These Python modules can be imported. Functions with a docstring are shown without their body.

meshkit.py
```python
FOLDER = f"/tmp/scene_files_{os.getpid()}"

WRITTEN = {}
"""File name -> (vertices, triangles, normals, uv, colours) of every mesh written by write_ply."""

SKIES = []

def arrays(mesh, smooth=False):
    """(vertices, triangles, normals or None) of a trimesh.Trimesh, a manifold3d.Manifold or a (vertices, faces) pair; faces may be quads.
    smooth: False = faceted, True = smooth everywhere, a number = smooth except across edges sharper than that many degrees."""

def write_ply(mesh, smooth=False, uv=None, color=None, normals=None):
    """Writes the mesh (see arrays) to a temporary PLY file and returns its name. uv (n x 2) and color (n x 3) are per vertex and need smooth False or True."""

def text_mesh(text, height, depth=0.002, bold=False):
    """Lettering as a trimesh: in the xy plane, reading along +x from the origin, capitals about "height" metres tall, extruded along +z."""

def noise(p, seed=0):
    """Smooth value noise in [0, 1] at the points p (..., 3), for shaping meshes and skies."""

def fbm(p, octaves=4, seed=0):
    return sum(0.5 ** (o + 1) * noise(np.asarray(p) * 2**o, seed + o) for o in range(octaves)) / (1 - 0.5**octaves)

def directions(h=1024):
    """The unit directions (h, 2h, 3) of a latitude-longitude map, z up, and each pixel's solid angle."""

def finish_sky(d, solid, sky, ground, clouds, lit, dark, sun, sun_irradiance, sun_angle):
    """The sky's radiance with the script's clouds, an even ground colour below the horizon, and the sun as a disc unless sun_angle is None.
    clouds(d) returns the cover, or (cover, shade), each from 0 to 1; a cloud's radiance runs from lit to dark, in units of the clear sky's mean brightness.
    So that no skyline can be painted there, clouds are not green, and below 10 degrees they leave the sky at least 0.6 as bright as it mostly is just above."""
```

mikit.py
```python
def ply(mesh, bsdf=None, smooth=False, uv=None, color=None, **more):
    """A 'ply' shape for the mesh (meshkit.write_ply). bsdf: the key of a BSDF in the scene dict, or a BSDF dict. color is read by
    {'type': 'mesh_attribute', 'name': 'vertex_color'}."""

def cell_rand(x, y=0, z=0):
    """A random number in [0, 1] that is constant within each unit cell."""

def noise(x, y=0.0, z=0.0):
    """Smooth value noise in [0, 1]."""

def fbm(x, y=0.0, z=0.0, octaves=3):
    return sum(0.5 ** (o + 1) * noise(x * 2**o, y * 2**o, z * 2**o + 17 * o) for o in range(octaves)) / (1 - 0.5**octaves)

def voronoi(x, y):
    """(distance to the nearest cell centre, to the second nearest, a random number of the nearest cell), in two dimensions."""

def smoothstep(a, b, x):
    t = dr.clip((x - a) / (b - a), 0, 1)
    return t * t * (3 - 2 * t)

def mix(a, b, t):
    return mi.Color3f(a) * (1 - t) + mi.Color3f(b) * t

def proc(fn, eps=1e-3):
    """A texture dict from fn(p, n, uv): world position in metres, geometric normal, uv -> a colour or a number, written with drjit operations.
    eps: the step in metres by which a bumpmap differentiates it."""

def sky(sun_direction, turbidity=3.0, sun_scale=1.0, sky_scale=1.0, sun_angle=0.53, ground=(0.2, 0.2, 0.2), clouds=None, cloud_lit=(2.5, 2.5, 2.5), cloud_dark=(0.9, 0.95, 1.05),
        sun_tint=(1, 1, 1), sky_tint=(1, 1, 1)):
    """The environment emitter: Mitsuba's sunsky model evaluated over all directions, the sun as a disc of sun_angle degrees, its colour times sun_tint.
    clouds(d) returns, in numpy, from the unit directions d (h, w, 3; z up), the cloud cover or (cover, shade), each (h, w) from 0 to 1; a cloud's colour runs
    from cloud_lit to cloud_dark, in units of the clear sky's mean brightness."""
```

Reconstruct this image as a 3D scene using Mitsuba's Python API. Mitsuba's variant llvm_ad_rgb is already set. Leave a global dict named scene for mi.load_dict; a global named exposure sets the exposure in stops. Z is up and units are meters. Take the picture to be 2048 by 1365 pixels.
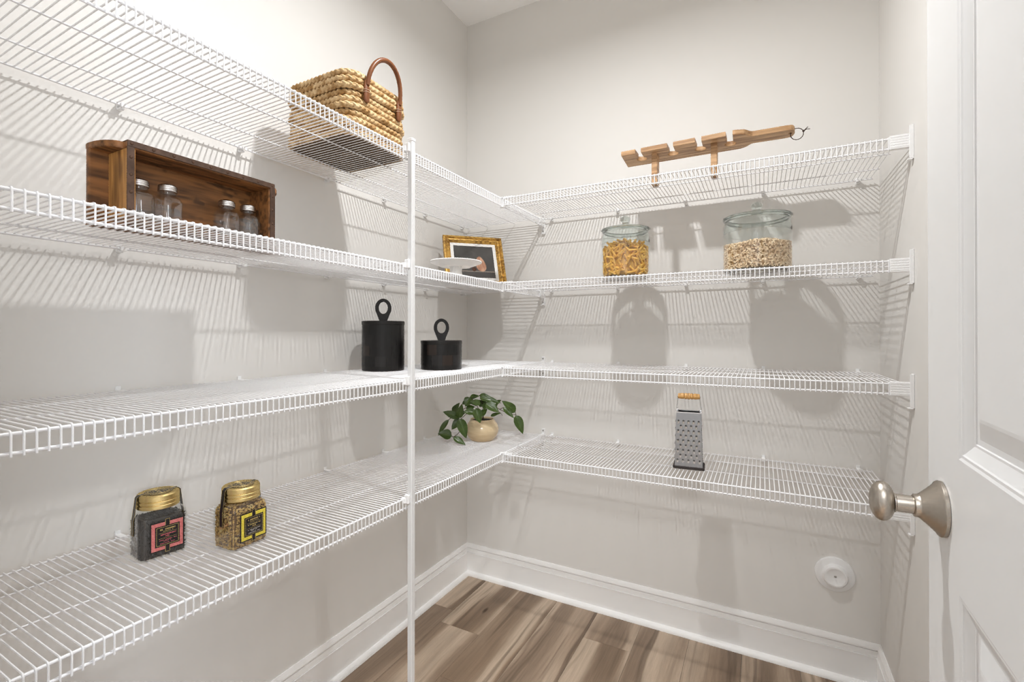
import math, random
import numpy as np, trimesh, manifold3d as m3
import drjit as dr, mitsuba as mi
import shapely.geometry as sg
import mikit, meshkit
from mikit import noise, fbm, cell_rand, smoothstep, mix

T = mi.ScalarTransform4f
PI = math.pi
rng = np.random.default_rng(7)
scene, labels = {}, {}

# ------------------------------------------------------------------ camera, lights, exposure
CAM = np.array([1.3081, -1.9832, 1.1973]); YAW, PITCH, FOC, PPY = -0.4875, 0.0037, 940.64, -18.6
fw = np.array([math.sin(YAW) * math.cos(PITCH), math.cos(YAW) * math.cos(PITCH), math.sin(PITCH)])
scene['camera'] = {'type': 'perspective', 'fov_axis': 'x', 'fov': 2 * math.degrees(math.atan(1024 / FOC)), 'near_clip': 0.01, 'far_clip': 50,
                   'principal_point_offset_x': 0.0, 'principal_point_offset_y': -PPY / 1365,
                   'to_world': T().look_at(origin=CAM.tolist(), target=(CAM + fw).tolist(), up=[0, 0, 1])}
LAMP = (0.89, -1.02, 2.51); LAMP_R = 0.028; LAMP_RAD = (2420.0, 2425.0, 2410.0)      # unseen pantry ceiling lamp, placed by the shadows it casts
HALL_RAD = (43.0, 43.6, 43.6); UNSEEN_WINDOW_RAD = (12.5, 13.6, 14.8)                                                    # unseen hall panel and window, placed to light the lower and left walls
exposure = 0.10

# ------------------------------------------------------------------ measures
W, H = 1.6614, 2.744            # room width, ceiling height
YF = -1.86                      # inner face of the front wall
DL, DB = 0.4219, 0.4006         # front rail of the left run / of the back run
ZS = [1.7171, 1.3901, 1.0628, 0.7319]
LIP, PITCHW = 0.0265, 0.0127
RT = 0.0055                     # top of the deck wires above the rail centre
OX0, OX1 = 0.77, 1.50           # doorway in the front wall

# ------------------------------------------------------------------ helpers
def key_free(k):
    if k not in scene and not any(x.startswith(k + '__') for x in scene): return k
    i = 1
    while True:
        q = '%s_%03d' % (k, i)
        if q not in scene and not any(x.startswith(q + '__') for x in scene): return q
        i += 1
_used = {}
def fresh(k):
    n = _used.get(k, 0); _used[k] = n + 1
    return k if n == 0 else '%s_%03d' % (k, n)
def put(name, mesh, bsdf, parent=None, smooth=30, **kw):
    k = fresh((parent + '__' if parent else '') + name)
    scene[k] = mikit.ply(mesh, bsdf, smooth, **kw)
    return k
def thing(name, label, cat, group=None):
    k = fresh(name); labels[k] = {'label': label, 'category': cat}
    if group: labels[k]['group'] = group
    return k
def struct(k, label=None):
    labels[k] = {'kind': 'structure'}
    if label: labels[k]['label'] = label
    return k
cat = trimesh.util.concatenate
def mv(m, x=0, y=0, z=0, rz=0, rx=0, ry=0, s=None):
    m = m.copy(); M = np.eye(4)
    if s is not None: m.apply_scale(s)
    for a, ax in ((rx, [1, 0, 0]), (ry, [0, 1, 0]), (rz, [0, 0, 1])):
        if a: m.apply_transform(trimesh.transformations.rotation_matrix(a, ax))
    m.apply_translation([x, y, z]); return m
def box(x0, x1, y0, y1, z0, z1):
    return mv(trimesh.creation.box([x1 - x0, y1 - y0, z1 - z0]), (x0 + x1) / 2, (y0 + y1) / 2, (z0 + z1) / 2)
def cbox(x0, x1, y0, y1, z0, z1, c=0.0015):
    """box with chamfered edges"""
    p = []
    for x in (0, 1):
        for y in (0, 1):
            for z in (0, 1):
                v = [(x0, x1)[x], (y0, y1)[y], (z0, z1)[z]]; s = [1 - 2 * x, 1 - 2 * y, 1 - 2 * z]
                for a in range(3): p.append([v[i] + (0 if i == a else s[i] * c) for i in range(3)])
    return trimesh.convex.convex_hull(np.array(p))
def tube(path, r, sides=6, cap=True):
    p = np.asarray(path, float); n = len(p)
    r = np.broadcast_to(r, (n,))
    t = np.gradient(p, axis=0); t /= np.linalg.norm(t, axis=1, keepdims=True) + 1e-12
    ref = np.array([0, 0, 1.0]) if abs(t[0, 2]) < 0.9 else np.array([1.0, 0, 0])
    a = np.cross(t[0], ref); a /= np.linalg.norm(a); A = [a]
    for i in range(1, n):
        a = A[-1] - t[i] * (A[-1] @ t[i]); A.append(a / (np.linalg.norm(a) + 1e-12))
    A = np.array(A); B = np.cross(t, A); ang = np.arange(sides) * 2 * PI / sides
    v = p[:, None] + r[:, None, None] * (np.cos(ang)[None, :, None] * A[:, None] + np.sin(ang)[None, :, None] * B[:, None])
    v = v.reshape(-1, 3); i, j = np.meshgrid(np.arange(n - 1), np.arange(sides), indexing='ij')
    q = np.stack([i * sides + j, i * sides + (j + 1) % sides, (i + 1) * sides + (j + 1) % sides, (i + 1) * sides + j], -1).reshape(-1, 4)
    f = np.vstack([q[:, [0, 1, 2]], q[:, [0, 2, 3]]])
    if cap:
        c0, c1 = len(v), len(v) + 1; v = np.vstack([v, p[:1], p[-1:]]); k = np.arange(sides)
        f = np.vstack([f, np.stack([(k + 1) % sides, k, np.full(sides, c0)], 1), np.stack([k + (n - 1) * sides, (k + 1) % sides + (n - 1) * sides, np.full(sides, c1)], 1)])
    return trimesh.Trimesh(v, f, process=False)
def closed_tube(path, r, sides=6):
    p = np.asarray(path, float); n = len(p)
    t = np.roll(p, -1, 0) - np.roll(p, 1, 0); t /= np.linalg.norm(t, axis=1, keepdims=True) + 1e-12
    c = p.mean(0); a = p - c; a -= t * (a * t).sum(1, keepdims=True); a /= np.linalg.norm(a, axis=1, keepdims=True) + 1e-12
    b = np.cross(t, a); ang = np.arange(sides) * 2 * PI / sides
    r = np.broadcast_to(r, (n,))
    v = (p[:, None] + r[:, None, None] * (np.cos(ang)[None, :, None] * a[:, None] + np.sin(ang)[None, :, None] * b[:, None])).reshape(-1, 3)
    i, j = np.meshgrid(np.arange(n), np.arange(sides), indexing='ij'); i2 = (i + 1) % n
    q = np.stack([i * sides + j, i * sides + (j + 1) % sides, i2 * sides + (j + 1) % sides, i2 * sides + j], -1).reshape(-1, 4)
    return trimesh.Trimesh(v, np.vstack([q[:, [0, 1, 2]], q[:, [0, 2, 3]]]), process=False)
def lathe(prof, n=48, x=0, y=0, z=0):
    """prof: (r, z) from the bottom axis up along the outside (closed to the axis or back on itself)"""
    p = np.array(prof, float); m = trimesh.creation.revolve(p, sections=n)
    m.apply_translation([x, y, z]); return m
def extrude(poly, h, z=0):
    m = trimesh.creation.extrude_polygon(poly, h, engine='earcut'); m.apply_translation([0, 0, z]); return m
def soft_extrude(poly, h, r, steps=3):
    """extrusion along z with rounded edges of radius r"""
    man = None
    for k in range(steps + 1):
        a = PI / 2 * k / steps; ins, dz = r * (1 - math.cos(a)), r * (1 - math.sin(a))
        q = poly.buffer(-ins, quad_segs=6)
        if q.is_empty: continue
        e = extrude(q, h - 2 * dz, dz)
        e = m3.Manifold(m3.Mesh(np.asarray(e.vertices, np.float32), np.asarray(e.faces, np.uint32)))
        man = e if man is None else man + e
    mm = man.to_mesh(); return trimesh.Trimesh(mm.vert_properties[:, :3], mm.tri_verts, process=False)
def rrect(w, h, r, q=6):
    return sg.box(-w / 2 + r, -h / 2 + r, w / 2 - r, h / 2 - r).buffer(r, quad_segs=q)
def loft(rings):
    """closed loft through rings (each n x 3, same n), capped at both ends"""
    n = len(rings[0]); v = np.vstack(rings); f = []
    for k in range(len(rings) - 1):
        i = np.arange(n); a, b = k * n + i, k * n + (i + 1) % n; c, d = b + n, a + n
        f += [np.stack([a, b, c], 1), np.stack([a, c, d], 1)]
    c0 = len(v); v = np.vstack([v, rings[0].mean(0), rings[-1].mean(0)]); i = np.arange(n); L = (len(rings) - 1) * n
    f += [np.stack([(i + 1) % n, i, np.full(n, c0)], 1), np.stack([L + i, L + (i + 1) % n, np.full(n, c0 + 1)], 1)]
    return trimesh.Trimesh(v, np.vstack(f), process=False)
def sq_ring(w, d, r, z, n=8):
    """rounded-rectangle ring (x = d, y = w)"""
    c = np.array(rrect(d, w, r, n).exterior.coords)[:-1]
    if sg.polygon.LinearRing(c).is_ccw is False: c = c[::-1]
    return np.column_stack([c, np.full(len(c), z)])
def man(m): return m3.Manifold(m3.Mesh(np.asarray(m.vertices, np.float32), np.asarray(m.faces, np.uint32)))
def unman(m):
    q = m.to_mesh(); return trimesh.Trimesh(q.vert_properties[:, :3], q.tri_verts, process=False)

# ------------------------------------------------------------------ materials
def rgb(*c): return {'type': 'rgb', 'value': [float(x) for x in c]}
def pr(base, rough=0.5, two=True, **kw):
    d = {'type': 'principled', 'base_color': base if isinstance(base, dict) else rgb(*base), 'roughness': rough, **kw}
    return {'type': 'twosided', 'b': d} if two else d
def wall_tex(p, n, uv): return mix((0.718, 0.706, 0.684), (0.732, 0.720, 0.699), fbm(p.x * 2, p.y * 2, p.z * 2))
scene['mat_wall'] = {'type': 'twosided', 'b': {'type': 'diffuse', 'reflectance': mikit.proc(wall_tex)}}
scene['mat_ceiling'] = {'type': 'twosided', 'b': {'type': 'diffuse', 'reflectance': rgb(0.90, 0.895, 0.885)}}
scene['mat_trim'] = pr((0.83, 0.83, 0.825), 0.38, specular=0.4)
scene['mat_door'] = pr((0.63, 0.635, 0.64), 0.42, specular=0.4)
scene['mat_wire'] = pr((0.76, 0.765, 0.78), 0.32, specular=0.5)
scene['mat_pole'] = pr((0.66, 0.665, 0.67), 0.35, specular=0.5)
scene['mat_plastic'] = pr((0.78, 0.785, 0.79), 0.35, specular=0.5)
scene['mat_hall'] = pr((0.42, 0.42, 0.42), 0.8)  # hall out of view; grey chosen to limit light bounced through the doorway
scene['mat_bronze'] = pr((0.03, 0.026, 0.022), 0.5)
scene['mat_seam'] = pr((0.25, 0.25, 0.24), 0.8)
scene['mat_screw'] = pr((0.45, 0.44, 0.42), 0.35, metallic=0.9)
def floor_tex(p, n, uv):
    # uv: u along the plank (metres, shifted per plank), v across (metres + 10 per plank)
    pid = dr.floor(uv.y / 10 + 0.5); u, v = uv.x, uv.y - pid * 10
    tone = cell_rand(pid, 3)
    warp = fbm(u * 2.2, v * 9 + pid * 3.1, 2.0, 3) - 0.5
    ring = noise(u * 1.3 + pid * 7, (v + warp * 0.10) * 17, 1.0)
    grain = fbm(u * 7, (v + warp * 0.02) * 190, pid, 3)
    fine = noise(u * 40, v * 900, pid)
    streak = smoothstep(0.60, 0.80, fbm(u * 1.6 + pid * 5, (v + warp * 0.06) * 34, 5.0, 3))
    c = mix((0.225, 0.156, 0.106), (0.335, 0.247, 0.181), tone)
    c = mix(c, mi.Color3f(0.49, 0.385, 0.292), smoothstep(0.42, 0.78, ring) * 0.80)
    c = mix(c, mi.Color3f(0.110, 0.070, 0.044), smoothstep(0.50, 0.25, ring) * 0.42)
    c = mix(c, mi.Color3f(0.075, 0.046, 0.028), streak * 0.55)
    c = c * (0.80 + 0.34 * grain) * (0.93 + 0.12 * fine)
    kd = dr.sqrt(dr.square((u - 0.42 - pid * 0.37) * 5) + dr.square((v - 0.03) * 14))
    c = mix(c, mi.Color3f(0.06, 0.035, 0.02), smoothstep(0.16, 0.04, kd) * dr.select(cell_rand(pid, 9) > 0.55, 1.0, 0.0))
    return c
scene['mat_floor'] = pr(mikit.proc(floor_tex), 0.42, specular=0.35)
def crate_tex(p, n, uv):
    w = fbm(p.y * 5, p.z * 9, p.x * 9, 3) - 0.5
    g = fbm(p.y * 14, (p.z + w * 0.03) * 130, p.x * 130, 3)
    b = fbm(p.y * 7 + 3, p.z * 16, p.x * 16, 3)
    c = mix((0.052, 0.022, 0.009), (0.265, 0.112, 0.036), smoothstep(0.28, 0.72, g * 0.55 + b * 0.5))
    c = mix(c, mi.Color3f(0.40, 0.19, 0.06), smoothstep(0.62, 0.85, b) * 0.6)
    return mix(c, mi.Color3f(0.018, 0.009, 0.005), smoothstep(0.64, 0.74, fbm(p.y * 40, p.z * 60, p.x * 60, 2)) * 0.6)
scene['mat_crate'] = pr(mikit.proc(crate_tex), 0.5, specular=0.35)
def crate_lit_tex(p, n, uv):
    w = fbm(p.y * 9, p.z * 5, p.x * 9, 3) - 0.5
    g = fbm(p.y * 60, p.z * 12, (p.x + w * 0.03) * 120, 3)
    b = fbm(p.y * 16, p.z * 9 + 3, p.x * 22, 3)
    c = mix((0.15, 0.062, 0.018), (0.56, 0.28, 0.085), smoothstep(0.25, 0.7, g * 0.5 + b * 0.5))
    return mix(c, mi.Color3f(0.05, 0.02, 0.008), smoothstep(0.60, 0.78, fbm(p.x * 30, p.z * 8, 4.0, 2)) * 0.6)
scene['mat_crate_lit_end'] = pr(mikit.proc(crate_lit_tex), 0.45, specular=0.35)  # brighter copy of the crate wood: light on the left end in the colour
def iron_tex(p, n, uv): return mix((0.035, 0.020, 0.013), (0.115, 0.058, 0.034), fbm(p.x * 90, p.y * 90, p.z * 90))
scene['mat_iron'] = pr(mikit.proc(iron_tex), 0.5, specular=0.5, metallic=0.25)
def straw_tex(p, n, uv):
    a = fbm(p.x * 55, p.y * 55, p.z * 55, 3); b = noise(p.x * 420, p.y * 420, p.z * 420)
    c = mix((0.34, 0.185, 0.062), (0.66, 0.475, 0.260), smoothstep(0.25, 0.75, a))
    return c * (0.80 + 0.30 * b)
scene['mat_rivet'] = pr((0.10, 0.055, 0.035), 0.35, metallic=0.6)
scene['mat_straw'] = pr(mikit.proc(straw_tex), 0.6, specular=0.3)
scene['mat_shade_and_backing'] = pr((0.10, 0.06, 0.028), 0.8)  # shade of basket gaps and underside as a colour; also the frame back
def leather_tex(p, n, uv): return mix((0.105, 0.032, 0.009), (0.19, 0.066, 0.021), fbm(p.x * 60, p.y * 60, p.z * 60))
scene['mat_leather'] = pr(mikit.proc(leather_tex), 0.34, specular=0.5)
scene['mat_thread'] = pr((0.55, 0.42, 0.28), 0.7)
scene['mat_lace'] = pr((0.035, 0.018, 0.012), 0.6)
def board_tex(p, n, uv):
    g = fbm(p.x * 9, (p.y + 0.02 * (fbm(p.x * 4, p.y * 10, 0.0) - 0.5)) * 95, p.z * 95, 3)
    return mix((0.29, 0.155, 0.070), (0.53, 0.335, 0.180), smoothstep(0.25, 0.75, g)) * (0.88 + 0.2 * noise(p.x * 90, p.y * 500, p.z * 500))
scene['mat_board'] = pr(mikit.proc(board_tex), 0.45, specular=0.35)
def black_tex(p, n, uv): return mix((0.0045, 0.004, 0.004), (0.010, 0.009, 0.008), fbm(p.x * 40, p.y * 40, p.z * 300))
scene['mat_black'] = pr(mikit.proc(black_tex), 0.34, specular=0.4)
for i, (c, r) in enumerate([((0.005, 0.0045, 0.0045), 0.32), ((0.012, 0.011, 0.011), 0.24), ((0.003, 0.003, 0.003), 0.42), ((0.018, 0.011, 0.008), 0.27)]):
    scene['mat_block_%d' % i] = pr(c, r, specular=0.45)
scene['mat_glass'] = {'type': 'dielectric', 'int_ior': 1.5, 'ext_ior': 1.0, 'specular_transmittance': rgb(0.965, 0.985, 0.975)}
scene['mat_glass_edge'] = {'type': 'dielectric', 'int_ior': 1.5, 'ext_ior': 1.0, 'specular_transmittance': rgb(0.86, 0.89, 0.875)}
scene['mat_thin'] = {'type': 'thindielectric', 'int_ior': 1.5, 'ext_ior': 1.0, 'specular_transmittance': rgb(0.95, 0.965, 0.955)}
scene['mat_thin_grey'] = {'type': 'thindielectric', 'int_ior': 1.6, 'ext_ior': 1.0, 'specular_transmittance': rgb(0.90, 0.91, 0.91)}
scene['mat_lid'] = {'type': 'twosided', 'b': {'type': 'roughconductor', 'material': 'none', 'specular_reflectance': rgb(0.62, 0.60, 0.58), 'alpha': 0.22}}
scene['mat_nickel'] = {'type': 'twosided', 'b': {'type': 'roughconductor', 'material': 'none', 'specular_reflectance': rgb(0.52, 0.475, 0.42), 'alpha': 0.15}}
scene['mat_steel'] = {'type': 'twosided', 'b': {'type': 'roughconductor', 'material': 'none', 'specular_reflectance': rgb(0.78, 0.78, 0.79), 'alpha': 0.14}}
scene['mat_steel_dark_refl'] = {'type': 'twosided', 'b': {'type': 'roughconductor', 'material': 'none', 'specular_reflectance': rgb(0.33, 0.33, 0.335), 'alpha': 0.09}}  # dim copy of the steel: a dark reflection put into the colour
scene['mat_hole_shade'] = pr((0.02, 0.02, 0.02), 0.5)  # near-black for the shade in holes and inside the grater
scene['mat_rubber'] = pr((0.022, 0.016, 0.014), 0.6)
def hand_tex(p, n, uv):
    g = fbm(p.x * 25, p.y * 160, p.z * 160, 2); return mix((0.45, 0.22, 0.06), (0.74, 0.45, 0.17), g)
scene['mat_handle_wood'] = pr(mikit.proc(hand_tex), 0.4, specular=0.4)
def pasta_tex(p, n, uv): return mix((0.76, 0.44, 0.065), (0.90, 0.64, 0.18), noise(p.x * 70, p.y * 70, p.z * 70))
scene['mat_pasta'] = pr(mikit.proc(pasta_tex), 0.45, specular=0.35)
scene['mat_pasta_shade'] = pr((0.50, 0.27, 0.05), 0.8)  # darker pasta tone: shade between the pieces put into the colour
def oat_tex(p, n, uv): return mix((0.62, 0.45, 0.27), (0.93, 0.81, 0.62), noise(p.x * 160, p.y * 160, p.z * 160))
scene['mat_oat'] = pr(mikit.proc(oat_tex), 0.7)
scene['mat_oat_shade'] = pr((0.34, 0.215, 0.10), 0.9)  # shade between the flakes, given as a darker oat colour
scene['mat_tea'] = pr((0.022, 0.017, 0.015), 0.5)
def grain_tex(p, n, uv):
    a = noise(p.x * 230, p.y * 230, p.z * 230); b = noise(p.x * 90 + 7, p.y * 90, p.z * 90)
    return mix(mix((0.20, 0.095, 0.022), (0.60, 0.40, 0.13), a), mi.Color3f(0.70, 0.57, 0.27), smoothstep(0.6, 0.9, b) * 0.6)
scene['mat_grain'] = pr(mikit.proc(grain_tex), 0.6)
scene['mat_grain_shade'] = pr((0.11, 0.055, 0.018), 0.9)  # darker granule tone for the shade between grains
scene['mat_gold'] = {'type': 'twosided', 'b': {'type': 'roughconductor', 'material': 'none', 'specular_reflectance': rgb(0.74, 0.56, 0.25), 'alpha': 0.25}}
scene['mat_gold_print'] = pr((0.60, 0.44, 0.17), 0.4, metallic=0.5)
scene['mat_label_black'] = pr((0.008, 0.005, 0.005), 0.35)
def pink_tex(p, n, uv): return mix((0.48, 0.105, 0.10), (0.62, 0.21, 0.20), noise((p.y + p.z) * 700, (p.y - p.z) * 160))
scene['mat_label_pink'] = pr(mikit.proc(pink_tex), 0.45)
def yel_tex(p, n, uv): return mix((0.58, 0.45, 0.03), (0.76, 0.64, 0.09), noise((p.y + p.z) * 500, (p.y - p.z) * 300))
scene['mat_label_yellow'] = pr(mikit.proc(yel_tex), 0.45)
scene['mat_text_red'] = pr((0.55, 0.12, 0.14), 0.5)
scene['mat_text_pale'] = pr((0.52, 0.47, 0.42), 0.5)
def gilt_tex(p, n, uv):
    a = fbm(p.x * 130, p.y * 130, p.z * 130, 3); b = noise(p.x * 28, p.y * 28, p.z * 28)
    return mix((0.20, 0.095, 0.020), (0.60, 0.355, 0.085), smoothstep(0.22, 0.66, a * 0.7 + b * 0.3))
scene['mat_gilt'] = pr(mikit.proc(gilt_tex), 0.36, specular=0.5, metallic=0.45)
scene['mat_mat_board'] = pr((0.80, 0.80, 0.79), 0.7)
def art_tex(p, n, uv):
    # a still life: one pale egg-shaped fruit on a ledge before a dark grey ground (uv 0..1)
    u, v = uv.x, uv.y
    c = mix((0.125, 0.120, 0.117), (0.20, 0.193, 0.187), fbm(u * 6, v * 4, 1.0))
    c = mix(c, mi.Color3f(0.16, 0.15, 0.145), smoothstep(0.24, 0.20, v))
    c = mix(c, mi.Color3f(0.42, 0.37, 0.33), smoothstep(0.175, 0.19, v) * smoothstep(0.225, 0.205, v))
    ex = (u - 0.655 - (v - 0.43) * -0.10) / (0.128 + (0.43 - v) * 0.14); ey = (v - 0.44) / 0.24
    d = dr.sqrt(ex * ex + ey * ey)
    fruit = mix((0.60, 0.36, 0.245), (0.80, 0.60, 0.46), smoothstep(0.25, 0.75, fbm(u * 18, v * 5, 3.0)))
    c = mix(c, fruit, smoothstep(1.03, 0.95, d))
    nut = dr.sqrt(dr.square((u - 0.475) / 0.055) + dr.square((v - 0.265) / 0.065))
    c = mix(c, mix((0.05, 0.02, 0.012), (0.28, 0.13, 0.08), noise(u * 60, v * 40)), smoothstep(1.05, 0.9, nut))
    return c
scene['mat_art'] = {'type': 'plastic', 'int_ior': 1.55, 'diffuse_reflectance': mikit.proc(art_tex), 'nonlinear': True}
scene['mat_ceramic'] = pr((0.84, 0.83, 0.81), 0.18, specular=0.5)
def pot_tex(p, n, uv): return mix((0.56, 0.42, 0.245), (0.70, 0.57, 0.375), fbm(p.x * 18, p.y * 18, p.z * 120, 3))
scene['mat_pot'] = pr(mikit.proc(pot_tex), 0.16, specular=0.5)
scene['mat_soil'] = pr((0.012, 0.009, 0.007), 0.9)
def leaf_tex(p, n, uv):
    vein = smoothstep(0.035, 0.0, dr.abs(uv.x - 0.5)) * 0.55
    side = smoothstep(0.75, 1.0, noise(uv.y * 26 + dr.abs(uv.x - 0.5) * 14, 1.0)) * 0.2
    c = mix((0.020, 0.046, 0.006), (0.056, 0.096, 0.012), fbm(p.x * 40, p.y * 40, p.z * 40))
    return mix(c, mi.Color3f(0.12, 0.19, 0.045), vein + side)
scene['mat_leaf'] = pr(mikit.proc(leaf_tex), 0.30, specular=0.5)
scene['mat_stem'] = pr((0.05, 0.035, 0.015), 0.6)

# ------------------------------------------------------------------ the room
t = 0.11
def wall(k, m, label): scene[k] = mikit.ply(m, 'mat_wall', False); struct(k, label)
wall('wall_left', box(-t, 0, YF - t, t, 0, H), 'pale greige painted wall behind the long shelves')
wall('wall_back', box(0, W, 0, t, 0, H), 'pale greige painted wall behind the short shelves')
wall('wall_right', box(W, W + t, YF - t, t, 0, H), 'pale greige painted wall behind the open door')
wall('wall_front', cat([box(0, OX0, YF - t, YF, 0, H), box(OX1, W, YF - t, YF, 0, H), box(OX0, OX1, YF - t, YF, 2.06, H)]), 'painted wall with the doorway')
def hwall(k, m, label): scene[k] = mikit.ply(m, 'mat_hall', False); struct(k, label)
HX0, HX1, HY0 = -1.3, 3.2, -4.6
scene['ceiling'] = mikit.ply(box(-t, W + t, YF - t, t, H, H + 0.1), 'mat_ceiling', False); struct('ceiling', 'white painted ceiling')
scene['ceiling_hall'] = mikit.ply(box(HX0, HX1, HY0, YF - t, H, H + 0.1), 'mat_ceiling', False); struct('ceiling_hall')
hwall('unseen_hall_wall_left', box(HX0 - t, HX0, HY0, YF - t, 0, H), 'hall wall'); hwall('unseen_hall_wall_right', box(HX1, HX1 + t, HY0, YF - t, 0, H), 'hall wall')
hwall('unseen_hall_wall_rear', box(HX0, HX1, HY0 - t, HY0, 0, H), 'hall wall')
hwall('unseen_hall_wall_front', cat([box(HX0, -t, YF - t, YF, 0, H), box(W + t, HX1, YF - t, YF, 0, H)]), 'hall wall')
# floor: planks along y, each a piece of its own with bevelled edges
struct('floor', 'wood-look plank floor, grey brown')
scene['floor__subfloor'] = mikit.ply(box(HX0 - t, HX1 + t, HY0 - t, t, -0.06, -0.0035), 'mat_seam', False)
PW = 0.1855; pid = 0
def plank(x0, x1, y0, y1):
    global pid
    g, b = 0.0004, 0.0011
    a = np.array([[x0 + g, y0 + g], [x1 - g, y0 + g], [x1 - g, y1 - g], [x0 + g, y1 - g]])
    s = np.array([[1, 1], [-1, 1], [-1, -1], [1, -1]]) * b
    v = np.vstack([np.column_stack([a, np.full(4, -0.003)]), np.column_stack([a, np.full(4, -b * 0.5)]), np.column_stack([a + s, np.zeros(4)])])
    f = [[8, 9, 10], [8, 10, 11]]
    for k in range(4):
        n = (k + 1) % 4
        f += [[k, n, 4 + n], [k, 4 + n, 4 + k], [4 + k, 4 + n, 8 + n], [4 + k, 8 + n, 8 + k]]
    pid += 1
    uv = np.column_stack([v[:, 1] - y0 + 3.7 * (pid * 0.618 % 1), v[:, 0] - (x0 + x1) / 2 + 10 * pid])
    put('plank', trimesh.Trimesh(v, f, process=False), 'mat_floor', 'floor', smooth=False, uv=uv)
ends = {0: -0.30, 1: -0.392, 2: -0.645, 3: -1.02, 4: -0.21, 5: -0.80, 6: -0.52, 7: -0.95, 8: -0.36}
for c in range(-1, 9):
    x0 = 0.1295 + (c - 1) * PW; x1 = x0 + PW; x0, x1 = max(x0, 0.0), min(x1, W)
    if x1 - x0 < 0.01: continue
    e = ends.get(c, -0.5); cuts = [0.0, e, e - 1.22, -1.97]
    for a, b in zip(cuts[1:], cuts[:-1]):
        a = max(a, -1.97)
        if b - a > 0.02: plank(x0, x1, a, b)
scene['floor__hall_boards'] = mikit.ply(box(HX0, HX1, HY0, -1.97, -0.0034, 0), 'mat_floor', False)
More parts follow.
